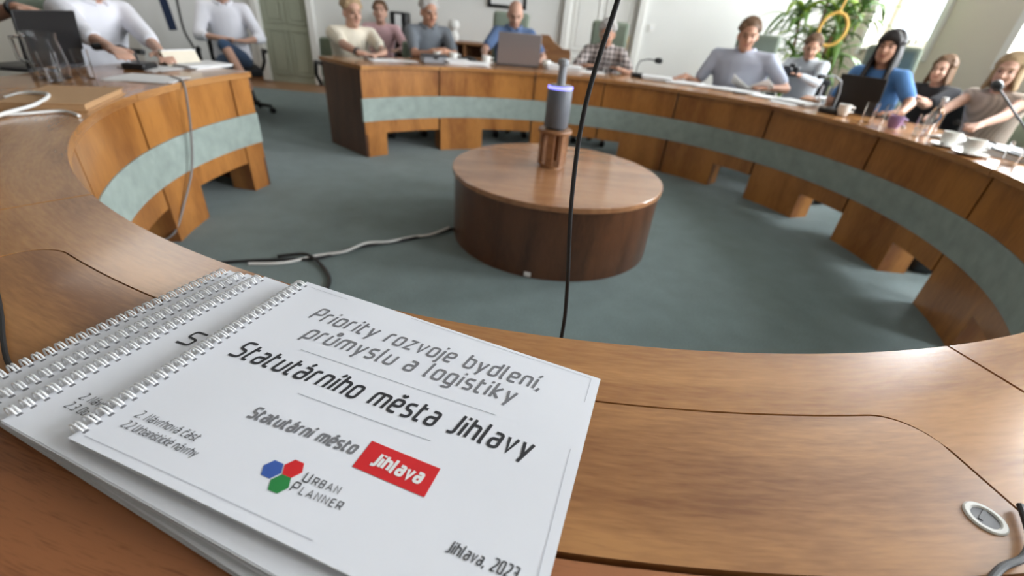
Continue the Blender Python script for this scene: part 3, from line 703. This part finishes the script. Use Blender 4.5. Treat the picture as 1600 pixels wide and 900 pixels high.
    if hair:
        kind, hm = hair; h = MB()
        if kind == 'bald':
            pass
        else:
            for i in range(9):                               # cap of overlapping locks
                for j in range(6):
                    th_ = rad(-200+i*27.5+ (j % 2)*10); ph = rad(8+j*15)
                    x, y, z = .078*cos(th_)*cos(ph), -.018+.098*sin(th_)*cos(ph), .038+.094*sin(ph)
                    if y > .045 and z < .075: continue
                    if y > .0 and z < .035: continue
                    E(h, (x, y, z), (.026, .026, .022))
            E(h, (0, -.022, .05), (.082, .094, .092)); E(h, (0, -.055, .0), (.066, .052, .075))
            if kind == 'fringe':
                for x in (-.06, -.04, -.02, 0, .02, .04, .06): E(h, (x, .078-abs(x)*.35, .074-x*x*6), (.020, .018, .028)); E(h, (x*.9, .045, .112-x*x*13), (.022, .03, .024))
                kind = 'long'
            if kind in ('long', 'bob'):
                ln = -.30 if kind == 'long' else -.12
                for q in (-1, 1):
                    for yy in (-.075, -.05, -.025, .0, .022):
                        lo = ln*random.uniform(.85, 1.08); mx_ = q*(.078 if yy < .01 else .070)
                        h.caps(hp(q*.066, yy, .06), hp(mx_, yy, -.05), .019*s, .021*s); h.caps(hp(mx_, yy, -.05), hp(q*.090, yy+(.055 if kind == 'long' and yy > -.04 else 0), lo), .021*s, .015*s)
                for x in (-.05, 0, .05): h.caps(hp(x, -.085, .05), hp(x, -.09, ln), .034*s, .022*s)
            obj('hair', h, hm, t, True, mods=(('REMESH', dict(mode='VOXEL', voxel_size=.009, use_smooth_shade=True)), ('SMOOTH', dict(factor=.5, iterations=2))))
    return t
cloth = lambda n, c: mat(n, c, .9, noise=.06, nscale=9, sheen=.1)
GREYH = mat('hair_grey', (.42, .40, .38), .7, noise=.3, nscale=60); BLONDH = mat('hair_sandy', (.36, .25, .14), .7, noise=.3, nscale=60)
BROWNH = mat('hair_brown', (.13, .07, .035), .6, noise=.3, nscale=60); DARKH = mat('hair_black', (.018, .013, .012), .65, noise=.3, nscale=60)
WHITEC = cloth('white_shirt', (.82, .82, .88)); CREAM = cloth('cream_tshirt', (.78, .71, .58)); PINK = cloth('pink_shirt', (.66, .42, .44))
GPOLO = cloth('grey_polo', (.17, .19, .215)); BLUES = cloth('blue_shirt', (.10, .16, .30)); LBLUE = cloth('pale_blue_polo', (.47, .50, .60))
LGREY = cloth('pale_grey_shirt', (.50, .53, .57)); CORN = cloth('blue_tshirt', (.10, .25, .55)); BLKTOP = cloth('black_top', (.018, .018, .022))
PLAID = stripe_mat('plaid_cloth', (.66, .58, .55), (.05, .035, .04), 6); STRIPE = stripe_mat('striped_cloth', (.62, .52, .44), (.42, .34, .28), 16, 'stripe')
JEANS = cloth('jeans', (.045, .085, .16)); DARKP = cloth('dark_trousers', (.03, .03, .035))
def seated(ang, rh, z, label, chairlab=None, kind='g', face=None, back=.13, cdang=0, **k):
    head = pol(rh, ang, z); fa = face if face is not None else ang+180
    s = k.get('s', 1.15); pc = pol(rh+back+.02, ang, .545)
    person(label, head, fa, pelvis=tuple(pc), **k)
    if chairlab: q = pol(rh+back+.05, ang+cdang); chair(kind, q.x, q.y, rad(fa), chairlab)
def on(r, a, z=.80): return pol(r, a, z)
seated(130.8, 3.0, 1.1, 'man in a cream T-shirt with a wristwatch, forearms on the far desk', 'low-backed sage office chair under the man in cream T-shirt', 'l', s=1.03, shirt=CREAM, hair=('short', BLONDH), skin=SKIN, hands={1: (-1.56, 4.42, .80), -1: (-1.40, 4.62, .80), ('dir', 1): (.6, .3, -.1), ('dir', -1): (-.4, -.6, -.1)}, look=(4, -6), watch=1, pants=JEANS)
seated(121.3, 3.85, 1.101, 'person in a pink shirt seated behind the man in cream', 'black office chair under the person in pink', 'b', s=0.92, shirt=PINK, hair=('short', BROWNH), skin=SKIN, sleeve='long', face=-75, look=(-5, 14), pants=DARKP)
seated(115.9, 3.0, 1.155, 'grey-haired man in a grey polo, arms folded on the far desk', 'low-backed sage office chair under the grey polo man', 'l', s=1.04, shirt=GPOLO, collar=GPOLO, hair=('short', GREYH), skin=SKIN2, hands={1: (-.98, 4.98, .81), -1: (-.90, 5.03, .84), ('dir', 1): (.8, .1, 0), ('dir', -1): (-.8, .0, 0)}, look=(8, -10), pants=JEANS)
seated(98.3, 3.0, 1.205, 'bald man in a blue shirt reading behind a silver laptop', 'sage office chair behind the bald man in blue', s=1.03, shirt=BLUES, collar=BLUES, hair=('bald', BROWNH), skin=SKIN, hands={1: (-.50, 5.16, .80), -1: (.08, 5.30, .80)}, look=(0, -24), pants=DARKP)
seated(78.9, 3.0, 1.104, 'man with grey hair in a plaid shirt, head bowed, behind the cable', 'sage office chair behind the plaid shirt man', s=1.0, shirt=PLAID, collar=PLAID, hair=('short', GREYH), skin=SKIN2, hands={1: (.56, 5.30, .80), -1: (.92, 5.24, .80)}, look=(-6, -22), pants=JEANS)
seated(52.1, 2.98, 1.203, 'large man in a pale blue polo leaning over papers', 'sage office chair behind the large pale blue polo man', s=1.08, wid=1.3, belly=1.25, shirt=LBLUE, collar=LBLUE, hair=('short', BROWNH), skin=SKIN2, hands={1: (1.55, 5.02, .81), -1: (2.20, 4.62, .80), ('dir', 1): (-.7, -.2, -.2), ('pole', 1): V((-.2, .3, -1))}, look=(22, -8), pants=DARKP)
seated(46.0, 3.9, 1.148, 'man in a pale grey shirt holding a camera behind the desks', 'black office chair under the man holding a camera', 'b', s=0.92, shirt=LGREY, collar=LGREY, hair=('short', BROWNH), skin=SKIN2, sleeve='long', hands={-1: pol(3.56, 44.8, .90), 1: pol(3.56, 47.4, .90)}, look=(18, -14), pants=JEANS)
seated(29.7, 2.98, 1.2, 'dark-haired woman in a blue T-shirt behind a black laptop', 'sage office chair behind the woman in blue T-shirt', cdang=2.6, s=0.95, neck=.155, shirt=CORN, hair=('fringe', DARKH), skin=SKIN2, hands={1: (2.66, 4.12, .80), -1: (2.74, 3.60, .80), ('dir', -1): (-.9, .3, -.1)}, look=(12, 4), pants=DARKP)
seated(31.7, 4.4, 1.065, 'brown-haired woman in a black top, arms crossed, by the window wall', 'black office chair under the woman in black', 'b', s=0.95, neck=.15, shirt=BLKTOP, hair=('bob', BROWNH), skin=SKIN, face=205, hands={1: (3.66, 4.76, .83), -1: (3.62, 4.86, .85), ('dir', 1): (.2, -.9, 0), ('dir', -1): (-.2, .9, 0)}, look=(8, 0), pants=DARKP)
seated(17.6, 3.3, 1.122, 'woman in a striped sleeveless top at the right edge', 'low-backed sage office chair at the right edge under the striped top woman', 'l', s=0.9, neck=.15, sleeve='none', shirt=STRIPE, hair=('bob', BLONDH), skin=SKIN, hands={1: (2.95, 3.58, .80), -1: (3.0, 3.24, .80)}, look=(20, -2), pants=DARKP)
# left side
seated(169.4, 3.02, 1.196, 'man in an open white shirt at the left desk, head cut off above', 'sage office chair behind the man in open white shirt', 'g', s=1.07, sleeve='rolled', shirt=WHITEC, collar=WHITEC, hair=('short', BROWNH), skin=SKIN, hands={1: (-2.20, 2.62, .80), -1: (-2.30, 3.02, .80)}, look=(0, 0), pants=DARKP)
seated(187.5, 3.20, 1.33, 'person at the left picture edge, watch arm resting on the black laptop', 'black office chair at the left picture edge', 'b', s=1.12, shirt=BLKTOP, hair=('short', BROWNH), skin=SKIN2, watch=-1, hands={-1: (-2.72, 2.62, 1.02), ('dir', -1): (.95, .2, -.12), ('pole', -1): V((-.3, .8, -.6)), 1: (-2.6, 2.0, .80)}, pants=DARKP)
person('person in a white shirt and jeans sitting cross-legged by the wall', (-3.16, 5.15, 1.20), -55, s=1.0, pelvis=(-3.24, 5.27, .56), shirt=WHITEC, collar=WHITEC, sleeve='rolled', hair=('short', BROWNH), skin=SKIN, bare=True, pants=JEANS,
       hands={1: (-3.10, 4.86, .78), -1: (-2.92, 5.02, .76), ('dir', 1): (.8, .3, 0), ('dir', -1): (-.6, -.6, 0)}, legs={-1: ((-3.06, 4.86, .72), (-2.86, 4.80, .38)), 1: ((-3.06, 4.92, .52), (-3.04, 4.86, .09))})
chair('b', -3.26, 5.30, rad(-55), 'black office chair under the cross-legged person')

# ------------------------------------------------------------------ things on the desks
def laptop(x, y, face, label, m, w=.36, d=.25, tilt=14):
    t = thing('laptop', label, 'laptop', (x, y, TOPZ), rad(face)-pi/2)
    obj('base', MB().box((0, 0, .009), (w, d, .018)), DGREY, t, bevel=.004)
    R = Matrix.Rotation(rad(tilt), 3, 'X')                   # screen leans away from the user, who sits on +Y
    lid = obj('lid', MB().box(V((0, -d/2, .018)) + R @ V((0, 0, d/2+.005)), (w, .011, d+.01), R=R), m, t, bevel=.004)
    obj('screen', MB().box(V((0, -d/2, .018)) + R @ V((0, .0065, d/2+.008)), (w-.03, .002, d-.025), R=R), BLACK, lid)
    obj('keyboard', MB().box((0, .0, .0185), (w-.06, d*.5, .002)), BLACK, t)
    return t
laptop(-2.68, 2.55, 184, 'black laptop on the left desk, lid back towards the ring', BLACK, .37, .25, 8)
laptop(-.17, 5.20, 98, 'silver-grey laptop in front of the bald man', SILVER, .43, .28, 12)
laptop(2.63, 3.86, 27, 'black laptop in front of the dark-haired woman in blue', BLACK, .34, .235, 10)
def sheet(x, y, rz, w, d, h, label, z=TOPZ, m=None, n=3, cat='papers', name='paper_sheets'):
    t = thing(name, label, cat, (x, y, z), rad(rz), None)
    for i in range(n):
        obj('sheet', MB().box((random.uniform(-.012, .012), random.uniform(-.012, .012), h*(i+.5)/n), (w, d, h/n*.9), random.uniform(-.12, .12)), m or PAPERW, t)
    return t
def tumbler(x, y, label, r=.034, h=.12, water=.0):
    t = thing('drinking_glass', label, 'glass', (x, y, TOPZ))
    obj('glass_wall', MB().lathe([(.001, .0), (r*.82, .0), (r, h), (r-.003, h), (r*.82-.003, .008), (.001, .008)], n=24), GLASS, t)
    if water: obj('water', MB().lathe([(.001, .009), (r*.8-.002, .009), (r*.9-.003, h*water), (.001, h*water)], n=24), GLASS, t)
def cup(x, y, label, m=None, sauc=True, r=.042, h=.075):
    t = thing('coffee_cup', label, 'cup', (x, y, TOPZ))
    z0 = .006
    if sauc: obj('saucer', MB().lathe([(.001, 0), (.045, 0), (.08, .014), (.078, .017), (.043, .005), (.001, .005)], n=28), m or CERAM, t)
    obj('bowl', MB().lathe([(.001, z0), (r*.7, z0), (r, z0+h*.5), (r, z0+h), (r-.004, z0+h), (r-.005, z0+h*.5), (r*.6, z0+.008), (.001, z0+.008)], n=28), m or CERAM, t)
    obj('handle', MB().tube([(r*.95, 0, z0+h*.8), (r+.03, 0, z0+h*.75), (r+.03, 0, z0+h*.35), (r*.85, 0, z0+h*.3)], .006), m or CERAM, t)
def mic(x, y, rz, label, pts, head=.024, m=None):
    t = thing('gooseneck_microphone', label, 'microphone', (x, y, TOPZ), rad(rz))
    obj('base', MB().box((0, 0, .018), (.12, .15, .036)), BLACK, t, bevel=.01)
    obj('gooseneck', MB().tube(pts, .006), m or DGREY, t)
    p = V(pts[-1]); d = (p-V(pts[-2])).normalized(); obj('capsule', MB().caps(p, p+d*.03, head, head, 12), BLACK, t)
    obj('button', MB().lathe([(.012, .036), (.012, .04)], (.03, .04, 0), 14), GREYP, t)
# left desk
t = thing('glass_pitcher', 'clear glass water jug on the left desk beside the laptop', 'jug', (-2.34, 2.30, TOPZ))
obj('jug_wall', MB().lathe([(.001, 0), (.062, 0), (.07, .06), (.062, .17), (.068, .2), (.065, .2), (.058, .17), (.066, .06), (.058, .008), (.001, .008)], n=28), GLASS, t)
obj('jug_handle', MB().tube([(-.06, -.01, .18), (-.12, -.02, .17), (-.125, -.02, .08), (-.066, -.01, .05)], .008), GLASS, t)
tumbler(-2.24, 2.20, 'drinking glass beside the water jug, nearest the camera', .036, .13, .5); tumbler(-2.24, 2.37, 'drinking glass behind the water jug by the laptop', .036, .13)
fo = thing('kraft_folder', 'brown kraft folder lying on the left desk', 'folder', (-1.88, 1.86, TOPZ), rad(112))
obj('folder_cover', MB().box((0, 0, .0245), (.40, .27, .003), -.0), KRAFT, fo, bevel=.001); obj('folder_base', MB().box((0, 0, .0015), (.40, .27, .003)), KRAFT, fo)
obj('papers_inside', MB().box((-.003, 0, .013), (.385, .255, .019)), KRAFT, fo)
sheet(-2.03, 2.50, 12, .30, .22, .008, 'white papers before the man in open white shirt'); sheet(-2.28, 2.86, -10, .26, .2, .006, 'loose white sheet at the elbow of the white shirt man')
t = thing('ring_binder', 'cream ring binder standing half open on the left desk end', 'binder', (-2.22, 3.10, TOPZ), rad(70))
obj('binder_cover', MB().box((-.03, .05, .045), (.22, .004, .10), R=Matrix.Rotation(.45, 3, 'X')), CREAM, t); obj('binder_cover', MB().box((-.03, -.0, .045), (.22, .004, .10), R=Matrix.Rotation(-.45, 3, 'X')), CREAM, t)
obj('binder_spine', MB().box((-.03, .025, .088), (.22, .03, .006)), PAPERW, t)
sheet(-2.15, 3.12, 75, .30, .21, .02, 'cream stack of papers at the far end of the left desk', m=PAPERW, n=4)
mic(-2.30, 2.80, 190, 'black microphone lying low before the open white shirt man', [(0, 0, .03), (0, .01, .09), (.05, .03, .12), (.14, .05, .11)], .018)
mic(-2.62, 1.80, 30, 'black microphone at the left edge by the kraft folder', [(0, 0, .03), (0, 0, .12), (.04, .02, .2), (.12, .05, .23)], .02)
# far desks
tumbler(-1.53, 4.55, 'drinking glass before the man in cream, left of two', .04, .14, .4); tumbler(-1.43, 4.66, 'drinking glass before the man in cream, right of two', .04, .13)
sheet(-1.36, 4.46, 40, .24, .17, .012, 'white papers in front of the man in cream'); sheet(-1.17, 4.60, 30, .2, .15, .004, 'thin sheet between the cream and grey shirted men')
t = thing('grey_case', 'dark grey hard case before the grey polo man', 'case', (-.93, 4.66, TOPZ), rad(26))
obj('case_body', MB().box((0, 0, .028), (.24, .14, .056)), GREYP, t, bevel=.012); obj('case_lid', MB().box((0, 0, .066), (.24, .14, .018)), DGREY, t, bevel=.006); obj('clasp', MB().box((0, -.072, .05), (.04, .008, .022)), BLACK, t)
cup(-.96, 4.98, 'white cup before the folded arms of the grey polo man'); cup(-.80, 4.98, 'second white cup, right of the grey polo man arms')
sheet(-.72, 4.74, 18, .22, .17, .045, 'thick white document pile right of the grey case', n=5); sheet(-.55, 4.80, 14, .24, .17, .03, 'flat white document pile beside the espresso cup', n=4)
t = thing('black_pouch', 'small black pouch behind the white document pile', 'pouch', (-.66, 5.00, TOPZ), .2); obj('pouch_body', MB().ball((0, 0, .028), (.1, .05, .028)), BLACK, t); obj('strap', MB().tube([(-.09, 0, .03), (-.12, .03, .04), (-.08, .06, .05)], .006), BLACK, t)
cup(-.47, 5.00, 'white espresso cup and saucer left of the silver laptop')
sheet(.32, 5.12, 2, .36, .22, .05, 'pale document stack behind the grey speaker', n=5); cup(.14, 5.12, 'white cup right of the silver laptop', sauc=False)
tumbler(.76, 5.12, 'drinking glass before the plaid shirt man, left of two', .036, .13, .5); tumbler(.88, 5.10, 'drinking glass before the plaid shirt man, right of two', .036, .13); sheet(.62, 5.14, -6, .26, .2, .01, 'white sheets under the hands of the plaid shirt man')
mic(1.10, 5.16, 0, 'black gooseneck microphone against the white wall right of plaid man', [(-.02, 0, .03), (-.02, 0, .10), (0, 0, .15), (.08, 0, .17), (.17, 0, .165)], .027)
sheet(1.28, 5.00, -18, .30, .24, .035, 'white document pile right of the gooseneck microphone', n=4); sheet(1.52, 4.86, -28, .34, .25, .018, 'white papers under the hand of the large man'); sheet(1.72, 4.74, -20, .3, .21, .014, 'overlapping white sheets in front of the large man'); sheet(1.93, 4.58, -38, .34, .25, .02, 'open white brochure below the large man chest')
t = thing('open_booklet', 'white open booklet propped up before the large man', 'booklet', (2.06, 4.66, TOPZ), rad(-40)); obj('left_page', MB().box((-.09, 0, .05), (.2, .004, .14), R=Matrix.Rotation(.5, 3, 'Y') @ Matrix.Rotation(.9, 3, 'X')), PAPERW, t); obj('right_page', MB().box((.09, 0, .05), (.2, .004, .14), R=Matrix.Rotation(-.5, 3, 'Y') @ Matrix.Rotation(.9, 3, 'X')), PAPERW, t)
t = thing('smartphone', 'black smartphone on the papers before the large man', 'phone', (1.92, 4.44, TOPZ+.001), rad(10)); obj('phone_body', MB().box((0, 0, .005), (.16, .08, .009)), BLACK, t, bevel=.004); obj('phone_screen', MB().box((0, 0, .0098), (.145, .068, .001)), DGREY, t)
sheet(2.12, 4.30, -48, .30, .2, .012, 'white papers left of the black laptop'); sheet(2.22, 4.08, -60, .30, .21, .022, 'crumpled white papers beside the black laptop', n=5); sheet(2.10, 4.02, -56, .2, .16, .006, 'small white note at the desk edge near the black laptop')
tumbler(2.45, 4.12, 'tall drinking glass left of the black laptop', .042, .15, .3); tumbler(2.34, 3.34, 'drinking glass in front of the black laptop, left', .038, .13); tumbler(2.45, 3.30, 'drinking glass in front of the black laptop, right', .038, .13, .6)
cup(2.30, 3.56, 'white cup at the foot of the black laptop', sauc=False); cup(2.40, 3.16, 'purple-tinted cup on the right desk edge', mat('purple_glaze', (.33, .2, .38), .3), sauc=False)
mic(2.28, 3.66, 20, 'grey gooseneck microphone bending before the black laptop', [(0, 0, .03), (0, 0, .14), (-.02, .01, .22), (-.08, .03, .25), (-.16, .05, .24)], .016, GREYP)
t = thing('pen', 'white pen lying before the woman in blue', 'pen', (2.56, 3.28, TOPZ), rad(60)); obj('barrel', MB().tube([(-.08, 0, .006), (.06, 0, .006)], .006), PAPERW, t); obj('tip', MB().tube([(.06, 0, .006), (.08, 0, .004)], [.006, .001]), NAVY, t)
t = thing('water_bottle', 'clear water bottle on the right desk', 'bottle', (2.52, 3.02, TOPZ)); obj('bottle_body', MB().lathe([(.001, 0), (.036, 0), (.037, .12), (.03, .15), (.014, .18), (.014, .2), (.001, .2)], n=24), GLASS, t); obj('bottle_cap', MB().lathe([(.016, .2), (.016, .222), (.001, .224)], n=18), PAPERW, t)
tumbler(2.42, 2.96, 'drinking glass beside the clear water bottle', .036, .12, .4)
sheet(2.66, 2.82, -72, .34, .24, .02, 'white papers under the hands of the striped top woman', n=4); sheet(2.62, 2.54, -80, .34, .24, .03, 'white document pile at the right edge of the picture', n=5)
cup(2.36, 2.66, 'small white cup at the right desk edge, upper one'); cup(2.34, 2.48, 'small white cup at the right desk edge, lower one'); tumbler(2.38, 2.30, 'drinking glass at the far right picture edge', .036, .11)
mic(2.62, 2.46, 0, 'black gooseneck microphone rising at the right edge', [(0, 0, .03), (.01, .02, .07), (.04, .10, .11), (.08, .19, .142), (.10, .30, .19), (.12, .40, .237), (.145, .54, .302)], .026)
cable('desk_cable', 'thin black cable curled on the papers at the right edge', [(2.30, 2.62, .757), (2.40, 2.74, .79), (2.52, 2.72, .80), (2.56, 2.60, .80), (2.46, 2.50, .79), (2.52, 2.38, .78)], .005, BLACKR)
t = thing('camera', 'black photo camera in the hands of the pale grey shirt man', 'camera', pol(3.53, 46.1, .885), rad(45)); obj('camera_body', MB().box((0, 0, .045), (.08, .15, .09)), BLACK, t, bevel=.01); obj('lens', MB().lathe([(.038, 0), (.04, .07), (.034, .075)], (-.04, 0, .045), 20, Matrix.Rotation(-pi/2, 3, 'Y')), BLACK, t); obj('viewfinder', MB().box((0, 0, .1), (.05, .05, .03)), BLACK, t, bevel=.006)
# under the right desks
t = thing('black_bag', 'black bag on the carpet under the right desk', 'bag', (2.60, 2.68, 0), rad(-10)); obj('bag_body', MB().box((0, 0, .08), (.16, .26, .16)), BLACKR, t, bevel=.04, bseg=3); obj('bag_handle', MB().tube([(0, -.06, .15), (0, -.05, .2), (0, .05, .2), (0, .06, .15)], .008), BLACKR, t)

# ------------------------------------------------------------------ along the back wall
t = thing('sideboard', 'low wooden sideboard with open compartments against the back wall', 'sideboard', (-1.0, 7.42, 0))
obj('top', MB().box((0, 0, .80), (2.4, .48, .03)), WFURN, t, bevel=.006); obj('back_panel', MB().box((0, .22, .4), (2.36, .02, .76)), WFURN, t)
for k in range(7): obj('divider', MB().box((-1.17+k*.39, 0, .4), (.03, .44, .77)), WFURN, t)
for z in (.06, .36, .62): obj('shelf', MB().box((0, 0, z), (2.34, .44, .025)), WFURN, t)
t = thing('carved_bench', 'wooden bench end with a scrolled top beside the sideboard', 'bench', (.30, 7.30, 0))
sc_ = MB(); pts = [(-.3, .0), (-.3, .92), (-.22, 1.0), (-.1, 1.0), (0, .90), (.12, .84), (.22, .84), (.24, .78), (.24, 0)]
sc_.add([(x, -.02, z) for x, z in pts]+[(x, .03, z) for x, z in pts], [tuple(range(9)), tuple(range(9, 18))[::-1]]+[(i, 9+i, 9+(i+1) % 9, (i+1) % 9) for i in range(9)])
obj('scroll_side', sc_, WFURN, t, bevel=.008); obj('seat_board', MB().box((-.02, .18, .42), (.5, .3, .03)), WFURN, t)
t = thing('white_vase', 'white round-topped vase on the sideboard', 'vase', (-1.18, 7.36, .815)); obj('vase_body', MB().lathe([(.001, 0), (.07, 0), (.085, .05), (.06, .11), (.045, .13), (.08, .17), (.085, .21), (.06, .26), (.001, .275)], n=28), CERAM, t)
t = thing('coffee_machine', 'black coffee machine with a pale front on the sideboard', 'coffee machine', (-1.95, 7.36, .815)); obj('machine_body', MB().box((0, 0, .15), (.24, .26, .3)), BLACK, t, bevel=.02); obj('front_panel', MB().box((0, -.135, .15), (.09, .012, .24)), PAPERW, t, bevel=.004); obj('drip_tray', MB().box((0, -.16, .02), (.2, .08, .03)), DGREY, t)
t = thing('framed_picture', 'dark framed picture on the wall above the bald man', 'picture', (-.45, RY1-.02, 1.3)); fr = MB()
for s_ in (-1, 1): fr.box((s_*.26, 0, .3), (.04, .03, .64))
for z in (0, .6): fr.box((0, 0, z), (.56, .03, .04))
obj('picture_frame', fr, BLACK, t); obj('picture_mat', MB().box((0, .004, .3), (.5, .008, .58)), PAPERW, t)
t = thing('light_switch', 'white square light switch right of the white door', 'switch', (1.70, RY1, 1.20)); obj('switch_plate', MB().box((0, -.006, 0), (.09, .012, .09)), WHITEP, t, bevel=.003); obj('rocker', MB().box((0, -.014, 0), (.05, .008, .05)), PAPERW, t, bevel=.002)
# roll-up banner, left
t = thing('rollup_banner', 'white roll-up banner with a navy stripe near the left wall', 'banner', (-4.80, 6.55, 0), 0); obj('banner_sheet', MB().box((0, 0, 1.06), (.95, .006, 2.0)), PAPERW, t); obj('banner_stripe', MB().box((-.02, -.005, 1.36), (.11, .003, 1.36), R=Matrix.Rotation(rad(-5), 3, 'Y')), NAVY, t); obj('banner_foot', MB().box((0, 0, .035), (1.0, .16, .07)), GREYP, t, bevel=.015); obj('banner_pole', MB().tube([(0, .03, .06), (0, .03, 2.07)], .012), CHROME, t); obj('top_rail', MB().box((0, 0, 2.07), (.97, .02, .03)), GREYP, t)
cable('hanging_cable', 'dark cable drooping down the white banner on the left', [(-4.50, 6.45, 1.75), (-4.48, 6.4, 1.35), (-4.47, 6.35, 1.03), (-4.46, 6.32, .725), (-4.39, 6.3, .55), (-4.2, 6.2, .3), (-4.0, 6.1, .02)], .014, BLACKR)
chair('b', -3.75, 4.15, rad(-20), 'empty black office chair between banner and white shirt man')
# ------------------------------------------------------------------ plant by the corner
PLX, PLY = 3.50, 6.45
t = thing('potted_dracaena', 'tall leafy green potted plant standing in the window corner', 'plant', (PLX, PLY, 0))
obj('pot', MB().lathe([(.001, 0), (.17, 0), (.22, .38), (.23, .4), (.21, .4), (.18, .34), (.001, .34)], n=28), CERAM, t); obj('soil', MB().lathe([(.001, .35), (.19, .35), (.19, .33)], n=20), WSIDE, t)
stems = [(-.10, .02, 1.25), (.12, -.06, 1.5), (.0, .12, 1.75), (-.24, -.05, 1.0), (.26, .1, 1.1), (-.28, .1, 1.5), (.34, -.05, 1.65)]
for x, y, h in stems: obj('stem', MB().tube([(x*.4, y*.4, .34), (x*.7, y*.7, h*.6), (x, y, h)], [.022, .018, .014]), WFURN, t)
def leafmesh(L, wd, droop):
    mb = MB(); n = 7; vs = []
    for i in range(n+1):
        k = i/n; w_ = wd*sin(pi*min(1, .12+k*.88))**.8*(1-k*.35); x = L*k*(1-.25*droop*k*k); z = L*(.45*k-droop*k*k*.95)
        vs += [(x, -w_, z+.25*w_), (x, 0, z), (x, w_, z+.25*w_)]
    mb.add(vs, [(3*i+q, 3*i+3+q, 3*i+4+q, 3*i+1+q) for i in range(n) for q in (0, 1)]); return mb
lm = []
for m in (LEAF1, LEAF2):
    for L, wd, dr in ((.52, .040, .75), (.46, .036, .45), (.60, .044, 1.05)):
        o = obj('leaf', leafmesh(L, wd, dr), m, t, smooth=60, mods=(('SOLIDIFY', dict(thickness=.002)),)); lm.append(o)
first = True; cnt = 0
for x, y, h in stems:
    for k in range(22):
        i = random.choice((0, 1, 2, 0, 1, 2, 3, 4)) ; src = lm[i]
        if cnt < 6: o = lm[cnt]
        else: o = src.copy(); COL.objects.link(o); o.parent = t
        cnt += 1
        o.location = (x, y, h-.22+.012*k); o.rotation_euler = (random.uniform(-.2, .2), random.uniform(-.75, .1) if k > 8 else random.uniform(-.1, .35), k*2.4+x*9); sc = random.uniform(.85, 1.2); o.scale = (sc, sc, sc)
rg = MB(); rg.tube([(.13*cos(2*pi*k/28), 0, .16*sin(2*pi*k/28)) for k in range(29)], .018, 10)
t = thing('straw_ring', 'yellow straw ring ornament hanging before the plant', 'ornament', (3.307, 5.9, 1.34), rad(-25)); obj('hoop', rg, STRAW, t); obj('hanger', MB().tube([(0, 0, .16), (.06, .02, .6), (.1, .03, 1.2)], .012), STRAW, t)
t = thing('side_table', 'small orange wooden side table behind the drinking glasses', 'table', (3.0, 4.9, 0), rad(-35)); obj('table_top', MB().box((0, 0, .70), (.5, .4, .04)), WFACE, t, bevel=.006)
for x in (-.2, .2):
    for y in (-.15, .15): obj('leg', MB().box((x, y, .34), (.04, .04, .68)), WFACE, t)
obj('apron', MB().box((0, 0, .65), (.44, .34, .06)), WFACE, t)
sheet(3.0, 4.86, -30, .3, .2, .02, 'white papers on the small orange side table', z=.72)
